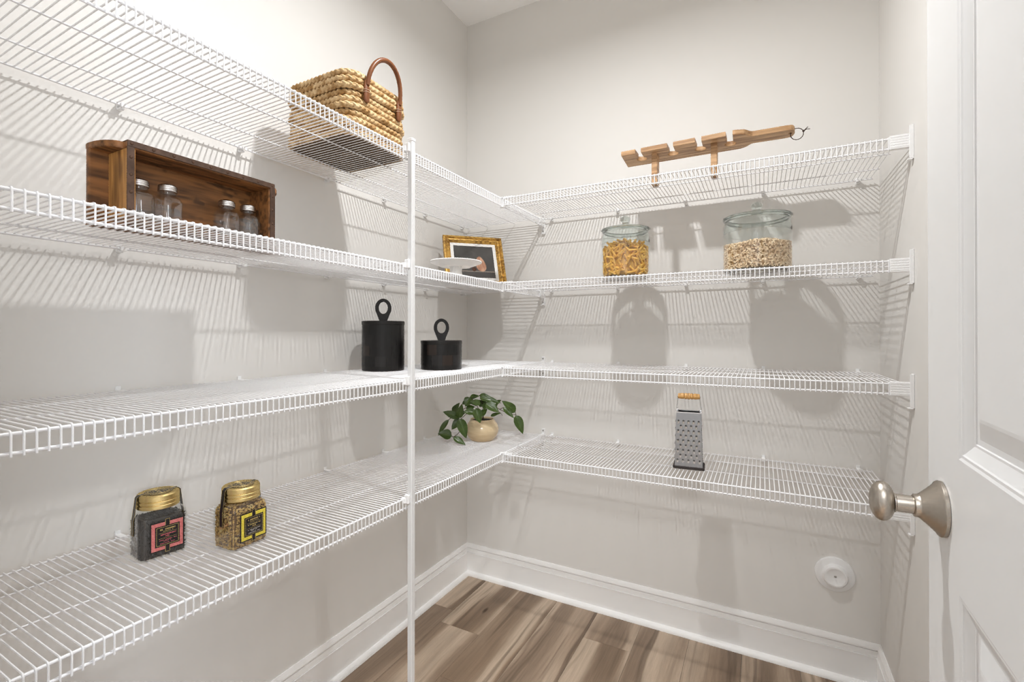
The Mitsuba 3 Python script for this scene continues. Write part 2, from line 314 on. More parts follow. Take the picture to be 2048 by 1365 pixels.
# baseboards with cap and shoe
def profile_run(prof, p0, p1, inward):
    """profile (depth, z) swept from p0 to p1; depth runs along inward"""
    p0, p1, inward = np.array(p0, float), np.array(p1, float), np.array(inward, float)
    if np.cross(p1 - p0, inward) < 0: p0, p1 = p1, p0
    r = [np.array([[*(p + inward * d), z] for d, z in prof]) for p in (p0, p1)]
    return loft(r)
BH = 0.1486
bprof = [(0, 0), (0.0125, 0), (0.0125, 0.103), (0.0145, 0.1045), (0.0145, 0.1072), (0.0095, 0.1075), (0.0095, 0.1088), (0.0120, 0.1095), (0.0088, 0.1265), (0.0052, 0.1272), (0.0052, 0.1287), (0.0105, 0.1297), (0.0105, 0.1335), (0.0085, 0.1385), (0.004, BH), (0, BH)]
sprof = [(0.012, 0.0)] + [(0.012 + 0.017 * math.cos(a), 0.019 * math.sin(a)) for a in np.linspace(0, PI / 2, 7)]
for k, p0, p1, n, l in (('baseboard_left', (0, YF), (0, 0), (1, 0), 'left'), ('baseboard_back', (0, 0), (W, 0), (0, -1), 'back'), ('baseboard_right', (W, YF), (W, 0), (-1, 0), 'right')):
    struct(k, 'white moulded baseboard along the %s wall' % l)
    put('board', profile_run(bprof, p0, p1, n), 'mat_trim', k, smooth=20)
    put('shoe_moulding', profile_run(sprof, p0, p1, n), 'mat_trim', k, smooth=30)
# doorway lining
struct('trim_1', 'white door frame')
scene['trim_1'] = mikit.ply(cat([box(OX0, OX0 + 0.018, YF - t - 0.01, YF + 0.008, 0, 2.06), box(OX1 - 0.004, OX1 + 0.014, YF - t - 0.01, YF + 0.008, 0, 2.06), box(OX0, OX1, YF - t - 0.01, YF + 0.008, 2.042, 2.06)]), 'mat_trim', False)

# ------------------------------------------------------------------ lamps and window, all out of view
lp = thing('unseen_ceiling_light', 'unseen pantry ceiling lamp, built as a short dark cylinder downlight', 'ceiling light')  # out of view; fixture form and strength chosen for the light it gives
bx, by, bz = LAMP
put('canopy', lathe([(0, H - 0.024), (0.046, H - 0.024), (0.055, H - 0.012), (0.055, H - 0.001), (0, H - 0.001)], 32, bx, by, 0), 'mat_bronze', lp)
put('stem', tube([(bx, by, H - 0.022), (bx, by, bz + 0.098)], 0.008, 12), 'mat_bronze', lp)
put('housing', lathe([(LAMP_R, bz + 0.004), (LAMP_R + 0.002, bz), (0.037, bz), (0.037, bz + 0.094), (0.030, bz + 0.100), (0, bz + 0.100)], 40, bx, by, 0), 'mat_bronze', lp)
scene[lp + '__lens'] = {'type': 'disk', 'to_world': T().translate([bx, by, bz - 0.0006]).rotate([1, 0, 0], 180).scale([LAMP_R, LAMP_R, 1]), 'bsdf': {'type': 'ref', 'id': 'mat_plastic'}, 'emitter': {'type': 'area', 'radiance': rgb(*LAMP_RAD), 'sampling_weight': 1.0}}
hp = thing('unseen_hall_light', 'unseen flat light panel on the hall ceiling, lighting the pantry through the doorway', 'ceiling light')  # out of view behind the camera, lights the lower walls and door
put('frame', box(1.15, 2.45, -3.65, -2.95, H - 0.03, H), 'mat_trim', hp, smooth=False)
pm = trimesh.Trimesh([[1.2, -3.6, H - 0.031], [2.4, -3.6, H - 0.031], [2.4, -3.0, H - 0.031], [1.2, -3.0, H - 0.031]], [[0, 2, 1], [0, 3, 2]], process=False)
k = put('diffuser', pm, 'mat_plastic', hp, smooth=False); scene[k]['emitter'] = {'type': 'area', 'radiance': rgb(*HALL_RAD), 'sampling_weight': 0.5}

struct('unseen_window_1', 'unseen hall window, placed to light the near end of the left wall')  # out of view, placed to brighten the near end of the left wall
wy0, wy1, wz0, wz1 = -3.25, -2.10, 0.95, 2.15
put('frame', cat([box(HX1 - 0.03, HX1, wy0 - 0.06, wy1 + 0.06, a, b) for a, b in ((wz0 - 0.06, wz0), (wz1, wz1 + 0.06))] + [box(HX1 - 0.03, HX1, a, b, wz0, wz1) for a, b in ((wy0 - 0.06, wy0), (wy1, wy1 + 0.06))]), 'mat_trim', 'unseen_window_1', smooth=False)
wm = trimesh.Trimesh([[HX1 - 0.004, wy0, wz0], [HX1 - 0.004, wy1, wz0], [HX1 - 0.004, wy1, wz1], [HX1 - 0.004, wy0, wz1]], [[0, 2, 1], [0, 3, 2]], process=False)
k = put('pane', wm, 'mat_plastic', 'unseen_window_1', smooth=False); scene[k]['emitter'] = {'type': 'area', 'radiance': rgb(*UNSEEN_WINDOW_RAD), 'sampling_weight': 0.25}

# ------------------------------------------------------------------ the open door (along the right wall)
DE = np.array([1.514, -1.130]); DPH = -0.0273; DT, DW, DH, ST = 0.035, 0.711, 2.03, 0.1265
de = np.array([math.sin(DPH), -math.cos(DPH)]); dn = np.array([-math.cos(DPH), -math.sin(DPH)])   # along the door from the latch edge; out of its face
struct('door_1', 'white two-panel door standing open')
def D(d, z, out=0.0): return [*(DE + de * d + dn * out), z]
zb = 0.012; PANELS = [(1.0507, 1.905), (0.20, 0.893)]
def panel_mesh(z0, z1, d0, d1):
    prof = [(0, 0), (0.003, -0.0015), (0.006, -0.0015), (0.0075, -0.003), (0.020, -0.0085), (0.0225, -0.0085), (0.0235, -0.0100), (0.030, -0.0100), (0.052, -0.0035), (0.056, -0.0030)]
    v, f = [], []
    for i, o in prof: v += [D(d0 + i, z0 + i, o), D(d1 - i, z0 + i, o), D(d1 - i, z1 - i, o), D(d0 + i, z1 - i, o)]
    for k in range(len(prof) - 1):
        for c in range(4):
            a, b = 4 * k + c, 4 * k + (c + 1) % 4; f += [[a, b, b + 4], [a, b + 4, a + 4]]
    L = 4 * (len(prof) - 1); f += [[L, L + 1, L + 2], [L, L + 2, L + 3]]
    return trimesh.Trimesh(v, f, process=False)
def slab(d0, d1, z0, z1, o0, o1):
    v = np.array([D(d, z, o) for o in (o0, o1) for d, z in ((d0, z0), (d1, z0), (d1, z1), (d0, z1))])
    return trimesh.Trimesh(v, trimesh.convex.convex_hull(v).faces, process=False) if False else trimesh.convex.convex_hull(v)
put('stile', slab(0, ST, zb, DH, -DT, 0), 'mat_door', 'door_1', smooth=False)
put('stile', slab(DW - ST, DW, zb, DH, -DT, 0), 'mat_door', 'door_1', smooth=False)
for z0, z1 in ((zb, 0.20), (0.893, 1.0507), (1.905, DH)): put('rail', slab(ST, DW - ST, z0, z1, -DT, 0), 'mat_door', 'door_1', smooth=False)
for z0, z1 in PANELS:
    put('panel', panel_mesh(z0, z1, ST, DW - ST), 'mat_door', 'door_1', smooth=False)
    put('panel_back', slab(ST, DW - ST, z0, z1, -DT, -0.012), 'mat_door', 'door_1', smooth=False)
KZ, KD = 0.9735, 0.066
def on_door(m, d, z): # mesh with axis +z -> out of the door's face
    M = np.eye(4); M[:3, 2] = [dn[0], dn[1], 0]; M[:3, 0] = [de[0], de[1], 0]; M[:3, 1] = np.cross(M[:3, 2], M[:3, 0]); M[:3, 3] = D(d, z)
    m = m.copy(); m.apply_transform(M); return m
kn = 'door_1__knob'
rp = [(0, 0.0005), (0.0345, 0.0005), (0.0348, 0.004), (0.0335, 0.0060), (0.0305, 0.0078), (0.0225, 0.0158), (0.0158, 0.0232), (0.0146, 0.0250), (0.0144, 0.0290), (0.0130, 0.0300), (0, 0.0300)]
scene[kn + '__rosette'] = mikit.ply(on_door(lathe(rp, 64), KD, KZ), 'mat_nickel', 35)
np_ = [(0, 0.028), (0.0112, 0.028), (0.0112, 0.0475), (0.0125, 0.0485), (0.0125, 0.0495), (0, 0.0495)]
scene[kn + '__neck'] = mikit.ply(on_door(lathe(np_, 40), KD, KZ), 'mat_nickel', 35)
kp = [(0, 0.0482)] + [(0.0258 * math.sin(a) ** 0.86, 0.0620 - 0.0138 * math.cos(a)) for a in np.linspace(0.10, PI - 0.02, 26)] + [(0, 0.0758)]
kb = lathe(kp, 56); kb.vertices[:, 0] *= 0.84      # egg-shaped: taller than wide
scene[kn + '__grip'] = mikit.ply(on_door(kb, KD, KZ), 'mat_nickel', 40)
labels[kn] = {'label': 'brushed nickel egg-shaped knob with a conical rosette'}
scene['door_1__latch_plate'] = mikit.ply(slab(-0.0008, 0.0005, KZ - 0.028, KZ + 0.028, -0.029, -0.006), 'mat_nickel', False)

# ------------------------------------------------------------------ wire shelves
rw, rf, rd = 0.00145, 0.0027, 0.0019
def wire_path(d_back, d_front, z):
    zt = z + rf + rw - 0.0004; df = d_front + rf + rw - 0.0005
    return [(d_back, zt), (df - 0.004, zt), (df - 0.0012, zt - 0.0012), (df, zt - 0.004), (df, z - LIP - 0.0040)]
NAMES = ['top', 'second', 'third', 'bottom']
def clip_mesh():
    """wall clip: back plate, saddle over the back rail; local: x along wall, -y out of the wall (into the room), z up"""
    return cat([cbox(-0.0055, 0.0055, -0.0035, 0, -0.006, 0.0135, 0.001), cbox(-0.0065, 0.0065, -0.0275, -0.002, 0.0018, 0.0052, 0.001), cbox(-0.0065, 0.0065, -0.0275, -0.0243, -0.005, 0.004, 0.001),
                cbox(-0.0045, 0.0045, -0.017, -0.002, -0.0075, -0.0028, 0.001)])
def bracket_parts():
    """end bracket; local: x along the rail towards the wall (wall at x = 0), y = out of the shelf's front (-), z: 0 at the rail"""
    sl = [cbox(-0.051, -0.004, -0.0068, 0.0068, -0.0305, 0.0062, 0.0012)]
    for i in range(5): sl.append(cbox(-0.0500, -0.006, -0.0074, -0.0060, -0.0265 + i * 0.0066, -0.0265 + i * 0.0066 + 0.0034, 0.0005))
    pl = [cbox(-0.0045, -0.0002, -0.0085, 0.0085, -0.0615, 0.0285, 0.001), cbox(-0.010, -0.003, -0.0085, -0.0062, -0.0600, 0.0270, 0.0008), cbox(-0.013, -0.003, -0.0085, 0.0085, -0.0640, -0.0605, 0.0008)]
    sc = [mv(trimesh.creation.cylinder(0.0036, 0.0022, sections=12), -0.0054, 0.0012, 0.0185, ry=PI / 2), mv(trimesh.creation.cylinder(0.0036, 0.0022, sections=12), -0.0054, 0.0012, -0.049, ry=PI / 2)]
    return cat(sl), cat(pl), sc
def shelf(k, z, run, label):
    s = thing('wire_shelf', label, 'wire shelf')
    if run == 'left':
        y0, y1 = YF + 0.004, -0.006
        P = lambda a, b, zz: (a, b, zz)          # a: distance from the wall, b: along
        depth, start, end = DL, y0, y1
        rails = [0.022, 0.128, 0.275]; ph = -1.7421
    else:
        depth, start, end = DB, DL + 0.013, W - 0.006
        P = lambda a, b, zz: (b, -a, zz)
        rails = [0.022, 0.126, 0.268]; ph = 0.4405
    path = wire_path(0.0185, depth, z)
    n0 = math.ceil((start + 0.004 - ph) / PITCHW); n1 = math.floor((end - 0.012 - ph) / PITCHW)
    for i in range(n0, n1 + 1):
        b = ph + i * PITCHW
        put('cross_wire', tube([P(a, b, zz) for a, zz in path], rw, 6), 'mat_wire', s, smooth=50)
    cut = end - (0.016 if run == 'back' else 0.002)
    put('back_rail', tube([P(rails[0], start, z), P(rails[0], cut, z)], 0.0024, 8), 'mat_wire', s, smooth=50)
    for a in rails[1:]: put('deck_rail', tube([P(a, start, z + 0.0006), P(a, cut, z + 0.0006)], rd, 8), 'mat_wire', s, smooth=50)
    put('front_rail', tube([P(depth, start, z), P(depth, end, z)], rf, 10), 'mat_wire', s, smooth=50)
    put('lip_rail', tube([P(depth, start, z - LIP), P(depth, end, z - LIP)], rf, 10), 'mat_wire', s, smooth=50)
    cm = clip_mesh()
    if run == 'left':
        for y in (-1.452, -1.168, -0.871, -0.596, -0.341, -0.056, -1.74): put('wall_clip', mv(cm, 0.0005, y, z, rz=PI / 2), 'mat_plastic', s, smooth=False)
    else:
        for x in (0.466, 0.770, 1.043, 1.314, 1.600): put('wall_clip', mv(cm, x, -0.0005, z), 'mat_plastic', s, smooth=False)
    sl, pl, sc = bracket_parts()
    rz, x, y = (PI / 2, DL, 0) if run == 'left' else (0, W, -DB)
    b = s + '__end_bracket'
    for nm, m, mt in (('sleeve', sl, 'mat_plastic'), ('wall_plate', pl, 'mat_plastic'), ('screw', sc[0], 'mat_screw'), ('screw_001', sc[1], 'mat_screw')):
        scene[b + '__' + nm] = mikit.ply(mv(m, x, y, z, rz=rz), mt, False)
    labels[b] = {'label': 'white ribbed plastic end bracket screwed to the wall'}
    if run == 'back':
        m = [cbox(DL - 0.006, DL + 0.008, -DB - 0.004, -DB + 0.012, z + 0.0025, z + 0.0068, 0.001), cbox(DL + 0.004, DL + 0.046, -DB + 0.003, -DB + 0.011, z + 0.0025, z + 0.0066, 0.001),
             cbox(DL + 0.003, DL + 0.009, -DB + 0.001, -DB + 0.011, z - 0.031, z + 0.004, 0.001), cbox(DL - 0.006, DL + 0.008, -DB - 0.002, -DB + 0.011, z - 0.0335, z - 0.029, 0.001)]
        for i in range(4): m.append(cbox(DL + 0.012 + i * 0.0098, DL + 0.0165 + i * 0.0098, -DB - 0.001, -DB + 0.014, z + 0.0028, z + 0.0075, 0.0008))
        put('corner_clamp', cat(m), 'mat_plastic', s, smooth=False)
LL = ['white wire shelf on the left wall, topmost, under the woven basket', 'white wire shelf on the left wall, second from the top, under the brown wooden crate',
      'white wire shelf on the left wall, third from the top, under the two black canisters', 'white wire shelf on the left wall, lowest, under the two gold-lidded plastic jars']
LB = ['white wire shelf on the back wall, topmost, under the wooden paddle', 'white wire shelf on the back wall, second from top, under pasta and oat jars',
      'white wire shelf on the back wall, third from the top, with nothing on it', 'white wire shelf on the back wall, lowest, under the box grater']
for k, z in enumerate(ZS): shelf(k, z, 'left', LL[k])
for k, z in enumerate(ZS): shelf(k, z, 'back', LB[k])

# the support pole in front of the left shelves
sp_ = thing('shelf_support_pole', 'tall slim white square pole standing in front of the left-wall shelves', 'pole')
px0, py0, pw = DL + 0.0075, -0.9535, 0.0155
put('shaft', cbox(px0, px0 + pw, py0, py0 + pw, 0.0, ZS[0] + 0.026, 0.0016), 'mat_pole', sp_, smooth=False)
put('cap', cat([cbox(px0 - 0.0012, px0 + pw + 0.0012, py0 - 0.0012, py0 + pw + 0.0012, ZS[0] + 0.0205, ZS[0] + 0.0300, 0.0018)]), 'mat_plastic', sp_, smooth=False)
put('foot', cbox(px0 - 0.002, px0 + pw + 0.002, py0 - 0.002, py0 + pw + 0.002, 0, 0.018, 0.0015), 'mat_plastic', sp_, smooth=False)
for z in ZS:
    put('shelf_clip', cat([cbox(px0 - 0.004, px0 + 0.011, py0 - 0.0085, py0 - 0.0002, z - 0.0105, z + 0.0145, 0.0016), cbox(DL - 0.0045, px0 + 0.001, py0 - 0.0125, py0 + 0.003, z - 0.009, z + 0.0058, 0.001)]), 'mat_plastic', sp_, smooth=False)

# ------------------------------------------------------------------ wall bumper on the back wall
bp = thing('door_bumper', 'round white stepped wall bumper with a centre screw low on the back wall', 'door stop')
def on_back(m, x, z):
    M = np.eye(4); M[:3, 2] = [0, -1, 0]; M[:3, 0] = [1, 0, 0]; M[:3, 1] = [0, 0, 1]; M[:3, 3] = [x, 0, z]; m = m.copy(); m.apply_transform(M); m.fix_normals(); return m
bpr = [(0, 0.0003), (0.0590, 0.0003), (0.0600, 0.004), (0.0575, 0.0085), (0.050, 0.0115), (0.040, 0.0125), (0.0385, 0.014), (0.0360, 0.0270), (0.0335, 0.0300), (0.0290, 0.0305), (0.0240, 0.0285), (0.010, 0.0262), (0.0042, 0.0258), (0.0042, 0.022), (0, 0.022)]
put('disc', on_back(lathe(bpr, 64), 1.5325, 0.357), 'mat_plastic', bp, smooth=25)
put('screw', on_back(cat([lathe([(0, 0.020), (0.0040, 0.020), (0.0040, 0.0236), (0.0022, 0.0246), (0, 0.0246)], 20)]), 1.5325, 0.357), 'mat_screw', bp)

# ================================================================== the things on the shelves
Z1, Z2, Z3, Z4 = [z + RT for z in ZS]

# ------------------------------------------------------------------ woven basket (top shelf)
bk = thing('woven_basket', 'rectangular braided straw basket with a brown leather handle on the top shelf', 'basket')
BX0, BX1, BY0, BY1 = 0.098, 0.362, -1.106, -0.864; bcx, bcy = (BX0 + BX1) / 2, (BY0 + BY1) / 2
bsx, bsy, BR = BX1 - BX0, BY1 - BY0, 0.042
def rr_path(sx, sy, r, n):
    ring = sg.LinearRing(np.array(rrect(sx, sy, r, 12).exterior.coords)); L = ring.length
    P = np.array([ring.interpolate(L * i / n).coords[0] for i in range(n)])
    t_ = np.roll(P, -1, 0) - np.roll(P, 1, 0); t_ /= np.linalg.norm(t_, axis=1, keepdims=True)
    N = np.column_stack([t_[:, 1], -t_[:, 0]])
    if (N * P).sum() < 0: N = -N
    return P, N, L
def braid_row(sx, sy, r, z, amp_z, amp_o, rs, seed):
    n = 330; P, N, L = rr_path(sx, sy, r, n); per = round(L / 0.046); s = np.arange(n) / n * per * 2 * PI + seed
    out = []
    for k in range(3):
        ph = s + k * 2 * PI / 3
        o = amp_o * np.sin(2 * ph + 0.6); zz = amp_z * np.sin(ph)
        w = 1 + 0.16 * np.cos(ph * 2 + 0.6) + 0.06 * np.sin(3.1 * s + seed * 2 + k)
        out.append(closed_tube(np.column_stack([P + N * o[:, None], z + zz]), rs * w, 6))
    m = cat(out); m.apply_translation([bcx, bcy, 0]); return m
rowz = 0.0176; nrow = 10
for i in range(nrow):
    fold = 0.0035 * math.sin(i * 1.9 + 0.6) - (0.006 if i in (3, 6) else 0)
    z = Z1 + 0.0108 + i * rowz
    put('braid_row', braid_row(bsx - 0.013 + fold, bsy - 0.013 + fold, BR, z, 0.0052, 0.0030, 0.0052, i * 1.7), 'mat_straw', bk, smooth=True)
inner = loft([sq_ring(bsy - 0.020, bsx - 0.020, BR - 0.004, Z1 + 0.003, 8), sq_ring(bsy - 0.020, bsx - 0.020, BR - 0.004, Z1 + 0.0108 + (nrow - 1) * rowz, 8)])
hole = loft([sq_ring(bsy - 0.030, bsx - 0.030, BR - 0.008, Z1 + 0.012, 8), sq_ring(bsy - 0.030, bsx - 0.030, BR - 0.008, Z1 + 0.30, 8)])
shade_liner = unman(man(inner) - man(hole)); shade_liner.apply_translation([bcx, bcy, 0])
put('shade_liner', shade_liner, 'mat_shade_and_backing', bk, smooth=False)  # dark sheet behind the braids, shade of the gaps as colour
bot = [braid_row(bsx - 0.04 - 0.026 * i, bsy - 0.04 - 0.026 * i, max(BR - 0.012 - 0.012 * i, 0.006), Z1 + 0.0052, 0.0018, 0.0045, 0.0030, i) for i in range(7)]
put('woven_bottom', cat(bot), 'mat_shade_and_backing', bk, smooth=True)  # bottom takes the same dark shade colour
# leather handle on the +x side, arching up
hx = BX1 + 0.0035; ya, yb, zb0, zt0 = -1.046, -0.918, Z1 + 0.146, Z1 + 0.236
def arch(y0, y1, z0, z1, x, n=26, lean=0.016):
    a = np.linspace(PI, 0, n); yc, ry = (y0 + y1) / 2, (y1 - y0) / 2
    return np.column_stack([x + 0.004 + lean * np.sin(a), yc + ry * np.cos(a), z0 + (z1 - z0) * np.sin(a) ** 0.9])
hd = arch(ya, yb, zb0, zt0, hx)
put('handle', tube(hd, 0.0060 + 0.0006 * np.sin(np.linspace(0, PI, 26)), 12), 'mat_leather', bk, smooth=50)
for y in (ya, yb):
    tb = loft([np.column_stack([hx + 0.001 + 0.0058 * np.cos(a_) * k, y + 0.0102 * np.sin(a_) * k, np.full(14, Z1 + zz)]) for zz, k in ((0.100, 0.55), (0.106, 0.9), (0.118, 1.0), (0.140, 0.95), (0.149, 0.80), (0.158, 0.74)) for a_ in [np.linspace(0, 2 * PI, 15)[:-1]]])
    tk = put('handle_tab', tb, 'mat_leather', bk, smooth=45)
    put('stitch', cat([closed_tube(np.column_stack([hx + 0.001 + 0.0062 * np.cos(a_), y + 0.0106 * np.sin(a_), Z1 + zz + 0.0015 * np.sin(a_)]), 0.0006, 5) for zz in (0.1265, 0.1325) for a_ in [np.linspace(0, 2 * PI, 19)[:-1]]]), 'mat_thread', tk)

# ------------------------------------------------------------------ wooden crate lying on its side (second shelf)
cr = thing('wooden_crate', 'dark brown wooden crate with iron edge straps lying open-side-out on the second shelf', 'crate')
cx0, cx1, cy0, cy1, cz0, cz1, ct = 0.207, 0.292, -1.557, -1.266, Z2 + 0.0002, Z2 + 0.1535, 0.0125
ex0, ex1 = -1.586, -1.224
put('back_board', cbox(cx0, cx0 + ct, ex0, ex1, cz0 + 0.0005, cz1 - 0.0005, 0.0025), 'mat_crate', cr, smooth=False)
def lug_plan():
    c = [(cx0, ex0), (cx0, ex1)]
    def corner(ye, yf):  # from the back corner out to the front corner of the box, rounded
        return [(cx0 + 0.010 + 0.060 * math.sin(a), ye + (yf - ye) * (1 - math.cos(a))) for a in np.linspace(0.0, PI / 2, 9)] + [(cx1, yf)]
    return sg.Polygon(c + corner(ex1, cy1) + corner(ex0, cy0)[::-1])
tp = soft_extrude(lug_plan(), ct, 0.0022, 2)
put('top_board', mv(tp, 0, 0, cz1 - ct), 'mat_crate', cr, smooth=30)
put('bottom_board', mv(tp, 0, 0, cz0), 'mat_crate', cr, smooth=30)
for y in (cy0 + 0.0005, cy1 - ct - 0.0005): put('end_board', cbox(cx0 + ct, cx1 - 0.0003, y, y + ct, cz0 + ct, cz1 - ct, 0.001), 'mat_crate_lit_end' if y < -1.4 else 'mat_crate', cr, smooth=False)  # left end gets the lit wood copy, right end the darker wood
sw, stt = 0.0108, 0.0022
straps = [((cy0 - 0.0006, cy1 + 0.0006, cz1 - sw, cz1 + 0.0004), 't'), ((cy0 - 0.0006, cy1 + 0.0006, cz0 - 0.0001, cz0 + sw), 'b'), ((cy0 - 0.0012, cy0 + sw, cz0 + sw, cz1 - sw), 'l'), ((cy1 - sw, cy1 + 0.0012, cz0 + sw, cz1 - sw), 'r')]
for (a, b, c, d), w in straps:
    sk = put('iron_strap', cbox(cx1 - 0.0002, cx1 + stt, a, b, c, d, 0.0006), 'mat_iron', cr, smooth=False)
    pts = [(y, (c + d) / 2) for y in np.linspace(cy0 + 0.006, cy1 - 0.006, 9)] if w in 'tb' else [((a + b) / 2, z) for z in np.linspace(cz0 + 0.028, cz1 - 0.030, 4)]
    for y, z in pts:
        rv = lathe([(0, 0), (0.0029, 0), (0.0027, 0.0009), (0.0018, 0.0017), (0, 0.0020)], 12); put('rivet', mv(rv, cx1 + stt - 0.0003, y, z, ry=PI / 2), 'mat_rivet', sk)
wrap = cbox(cx0 + 0.05, cx1 - 0.0004, cy0 + 0.0002, cy0 + 0.012, cz1 - 0.0002, cz1 + 0.0012, 0.0004)
put('iron_wrap', wrap, 'mat_iron', cr, smooth=False)

# four glass shakers with metal lids inside the crate
def shaker(x, y, rz, label):
    s = thing('glass_shaker', label, 'jar', 'glass shakers in the wooden crate')
    z0 = cz0 + ct + 0.0002
    def ring(w, r, z): return sq_ring(w, w, r, z, 6)
    out = [ring(0.036, 0.010, 0.0), ring(0.0415, 0.011, 0.003), ring(0.0425, 0.0115, 0.010), ring(0.0425, 0.0115, 0.050), ring(0.0405, 0.012, 0.0565), ring(0.0355, 0.0125, 0.0610), ring(0.0305, 0.0125, 0.0635), ring(0.0280, 0.0130, 0.0655), ring(0.0300, 0.0145, 0.0670), ring(0.0300, 0.0145, 0.0690), ring(0.0275, 0.0135, 0.0700), ring(0.0275, 0.0135, 0.0745)]
    put('body', mv(loft(out), x, y, z0, rz=rz), 'mat_thin_grey', s, smooth=40)
    put('glass_base', mv(loft([ring(0.034, 0.010, 0.0005), ring(0.040, 0.011, 0.003), ring(0.0405, 0.011, 0.0055), ring(0.030, 0.009, 0.0075)]), x, y, z0, rz=rz), 'mat_glass', s, smooth=40)
    lp_ = [(0, 0.0720), (0.0160, 0.0720), (0.0164, 0.0725), (0.0164, 0.0745), (0.0158, 0.0752), (0.0158, 0.0760), (0.0164, 0.0767), (0.0164, 0.0785), (0.0158, 0.0792), (0.0158, 0.0800), (0.0163, 0.0806), (0.0160, 0.0830), (0.0140, 0.0850), (0.0090, 0.0868), (0, 0.0874)]
    lid = put('lid', mv(lathe(lp_, 40), x, y, z0), 'mat_lid', s, smooth=25)
    put('hole_shade', cat([mv(trimesh.creation.cylinder(0.0009, 0.0005, sections=8), x + 0.006 * math.cos(a), y + 0.006 * math.sin(a), z0 + 0.0872) for a in np.linspace(0, 2 * PI, 8)[:-1]]), 'mat_hole_shade', lid, smooth=False)  # dark discs for the shade in the shaker holes
shaker(0.247, -1.5195, 0.1, 'glass shaker with a metal lid, leftmost in the crate, half behind the iron strap')
shaker(0.256, -1.4740, 0.25, 'glass shaker with a metal lid, second from the left in the crate')
shaker(0.250, -1.3520, 0.15, 'glass shaker with a metal lid, third from the left in the crate')
shaker(0.254, -1.3055, -0.1, 'glass shaker with a metal lid, rightmost in the crate')

# ------------------------------------------------------------------ black canisters (third shelf)
def ring_handle(th=0.0165):
    from shapely import affinity
    rx_, rz_ = 0.0277, 0.0335; cyy = 0.0465; outer = sg.Point(0, 0).buffer(1, quad_segs=20)
    o = affinity.translate(affinity.scale(outer, rx_, rz_), 0, cyy)
    neck = sg.Polygon([(-0.0122, 0), (0.0122, 0), (rx_ * 0.88, cyy - rz_ * 0.45), (-rx_ * 0.88, cyy - rz_ * 0.45)])
    shp = o.union(neck).buffer(0.004).buffer(-0.008).buffer(0.004)
    shp = shp.difference(affinity.translate(affinity.scale(outer, 0.0158, 0.0212), 0, cyy + 0.0012))
    m = soft_extrude(shp, th, 0.0046, 4); m.apply_translation([0, 0, -th / 2])
    m.apply_transform(trimesh.transformations.rotation_matrix(PI / 2, [1, 0, 0])); return m     # stands in xz, thickness along y
def canister(x, y, R, h, rows, face, label):
    c = thing('lidded_canister', label, 'canister')
    z = Z3 + 0.0002; lidh = 0.0125
    put('body', lathe([(0, 0), (R - 0.0015, 0), (R - 0.0002, 0.0012), (R - 0.0002, h - lidh), (0, h - lidh)], 72, x, y, z), 'mat_black', c, smooth=30)
    z0 = 0.0155; bh = (h - lidh - z0 - 0.002) / rows; nb = 12
    for j in range(rows):
        for i in range(nb):
            a0 = face + (i + 0.5 * (j % 2)) * 2 * PI / nb + 0.006; a1 = a0 + 2 * PI / nb - 0.012
            a = np.linspace(a0, a1, 7); r0, r1 = R - 0.002, R + 0.0005
            v = [];
            for zz in (z0 + j * bh + 0.0004, z0 + (j + 1) * bh - 0.0004):
                for rr in (r0, r1): v += [[x + rr * math.cos(q), y + rr * math.sin(q), z + zz] for q in a]
            n = 7; f = []
            for q in range(n - 1):
                A, B, C, Dd = q, n + q, 2 * n + q, 3 * n + q
                f += [[B, B + 1, Dd + 1], [B, Dd + 1, Dd], [Dd, Dd + 1, C + 1], [Dd, C + 1, C], [A + 1, B + 1, B], [A + 1, B, A]]
            f += [[0, n, 3 * n], [0, 3 * n, 2 * n], [n - 1, 3 * n - 1, 4 * n - 1], [n - 1, 4 * n - 1, 2 * n - 1]]
            put('block', trimesh.Trimesh(v, f, process=False), 'mat_block_%d' % int(rng.choice([0, 1, 2, 3], p=[0.35, 0.25, 0.25, 0.15])), c, smooth=False)
    lk = put('lid', lathe([(0, h - lidh), (R + 0.0008, h - lidh), (R + 0.0014, h - lidh + 0.001), (R + 0.0014, h - 0.0018), (R - 0.0004, h), (0, h)], 72, x, y, z), 'mat_black', c, smooth=30)
    rv = math.atan2(CAM[1] - y, CAM[0] - x)
    put('ring_handle', mv(ring_handle(), x, y, z + h - 0.0005, rz=0.62), 'mat_black', lk, smooth=40)
canister(0.127, -0.727, 0.0722, 0.1720, 4, 0.35, 'tall round black block-patterned canister with a ring handle on the third shelf')
canister(0.276, -0.5865, 0.0735, 0.1035, 2, 0.15, 'short round black canister with a ring handle on the third shelf, right of the pole')

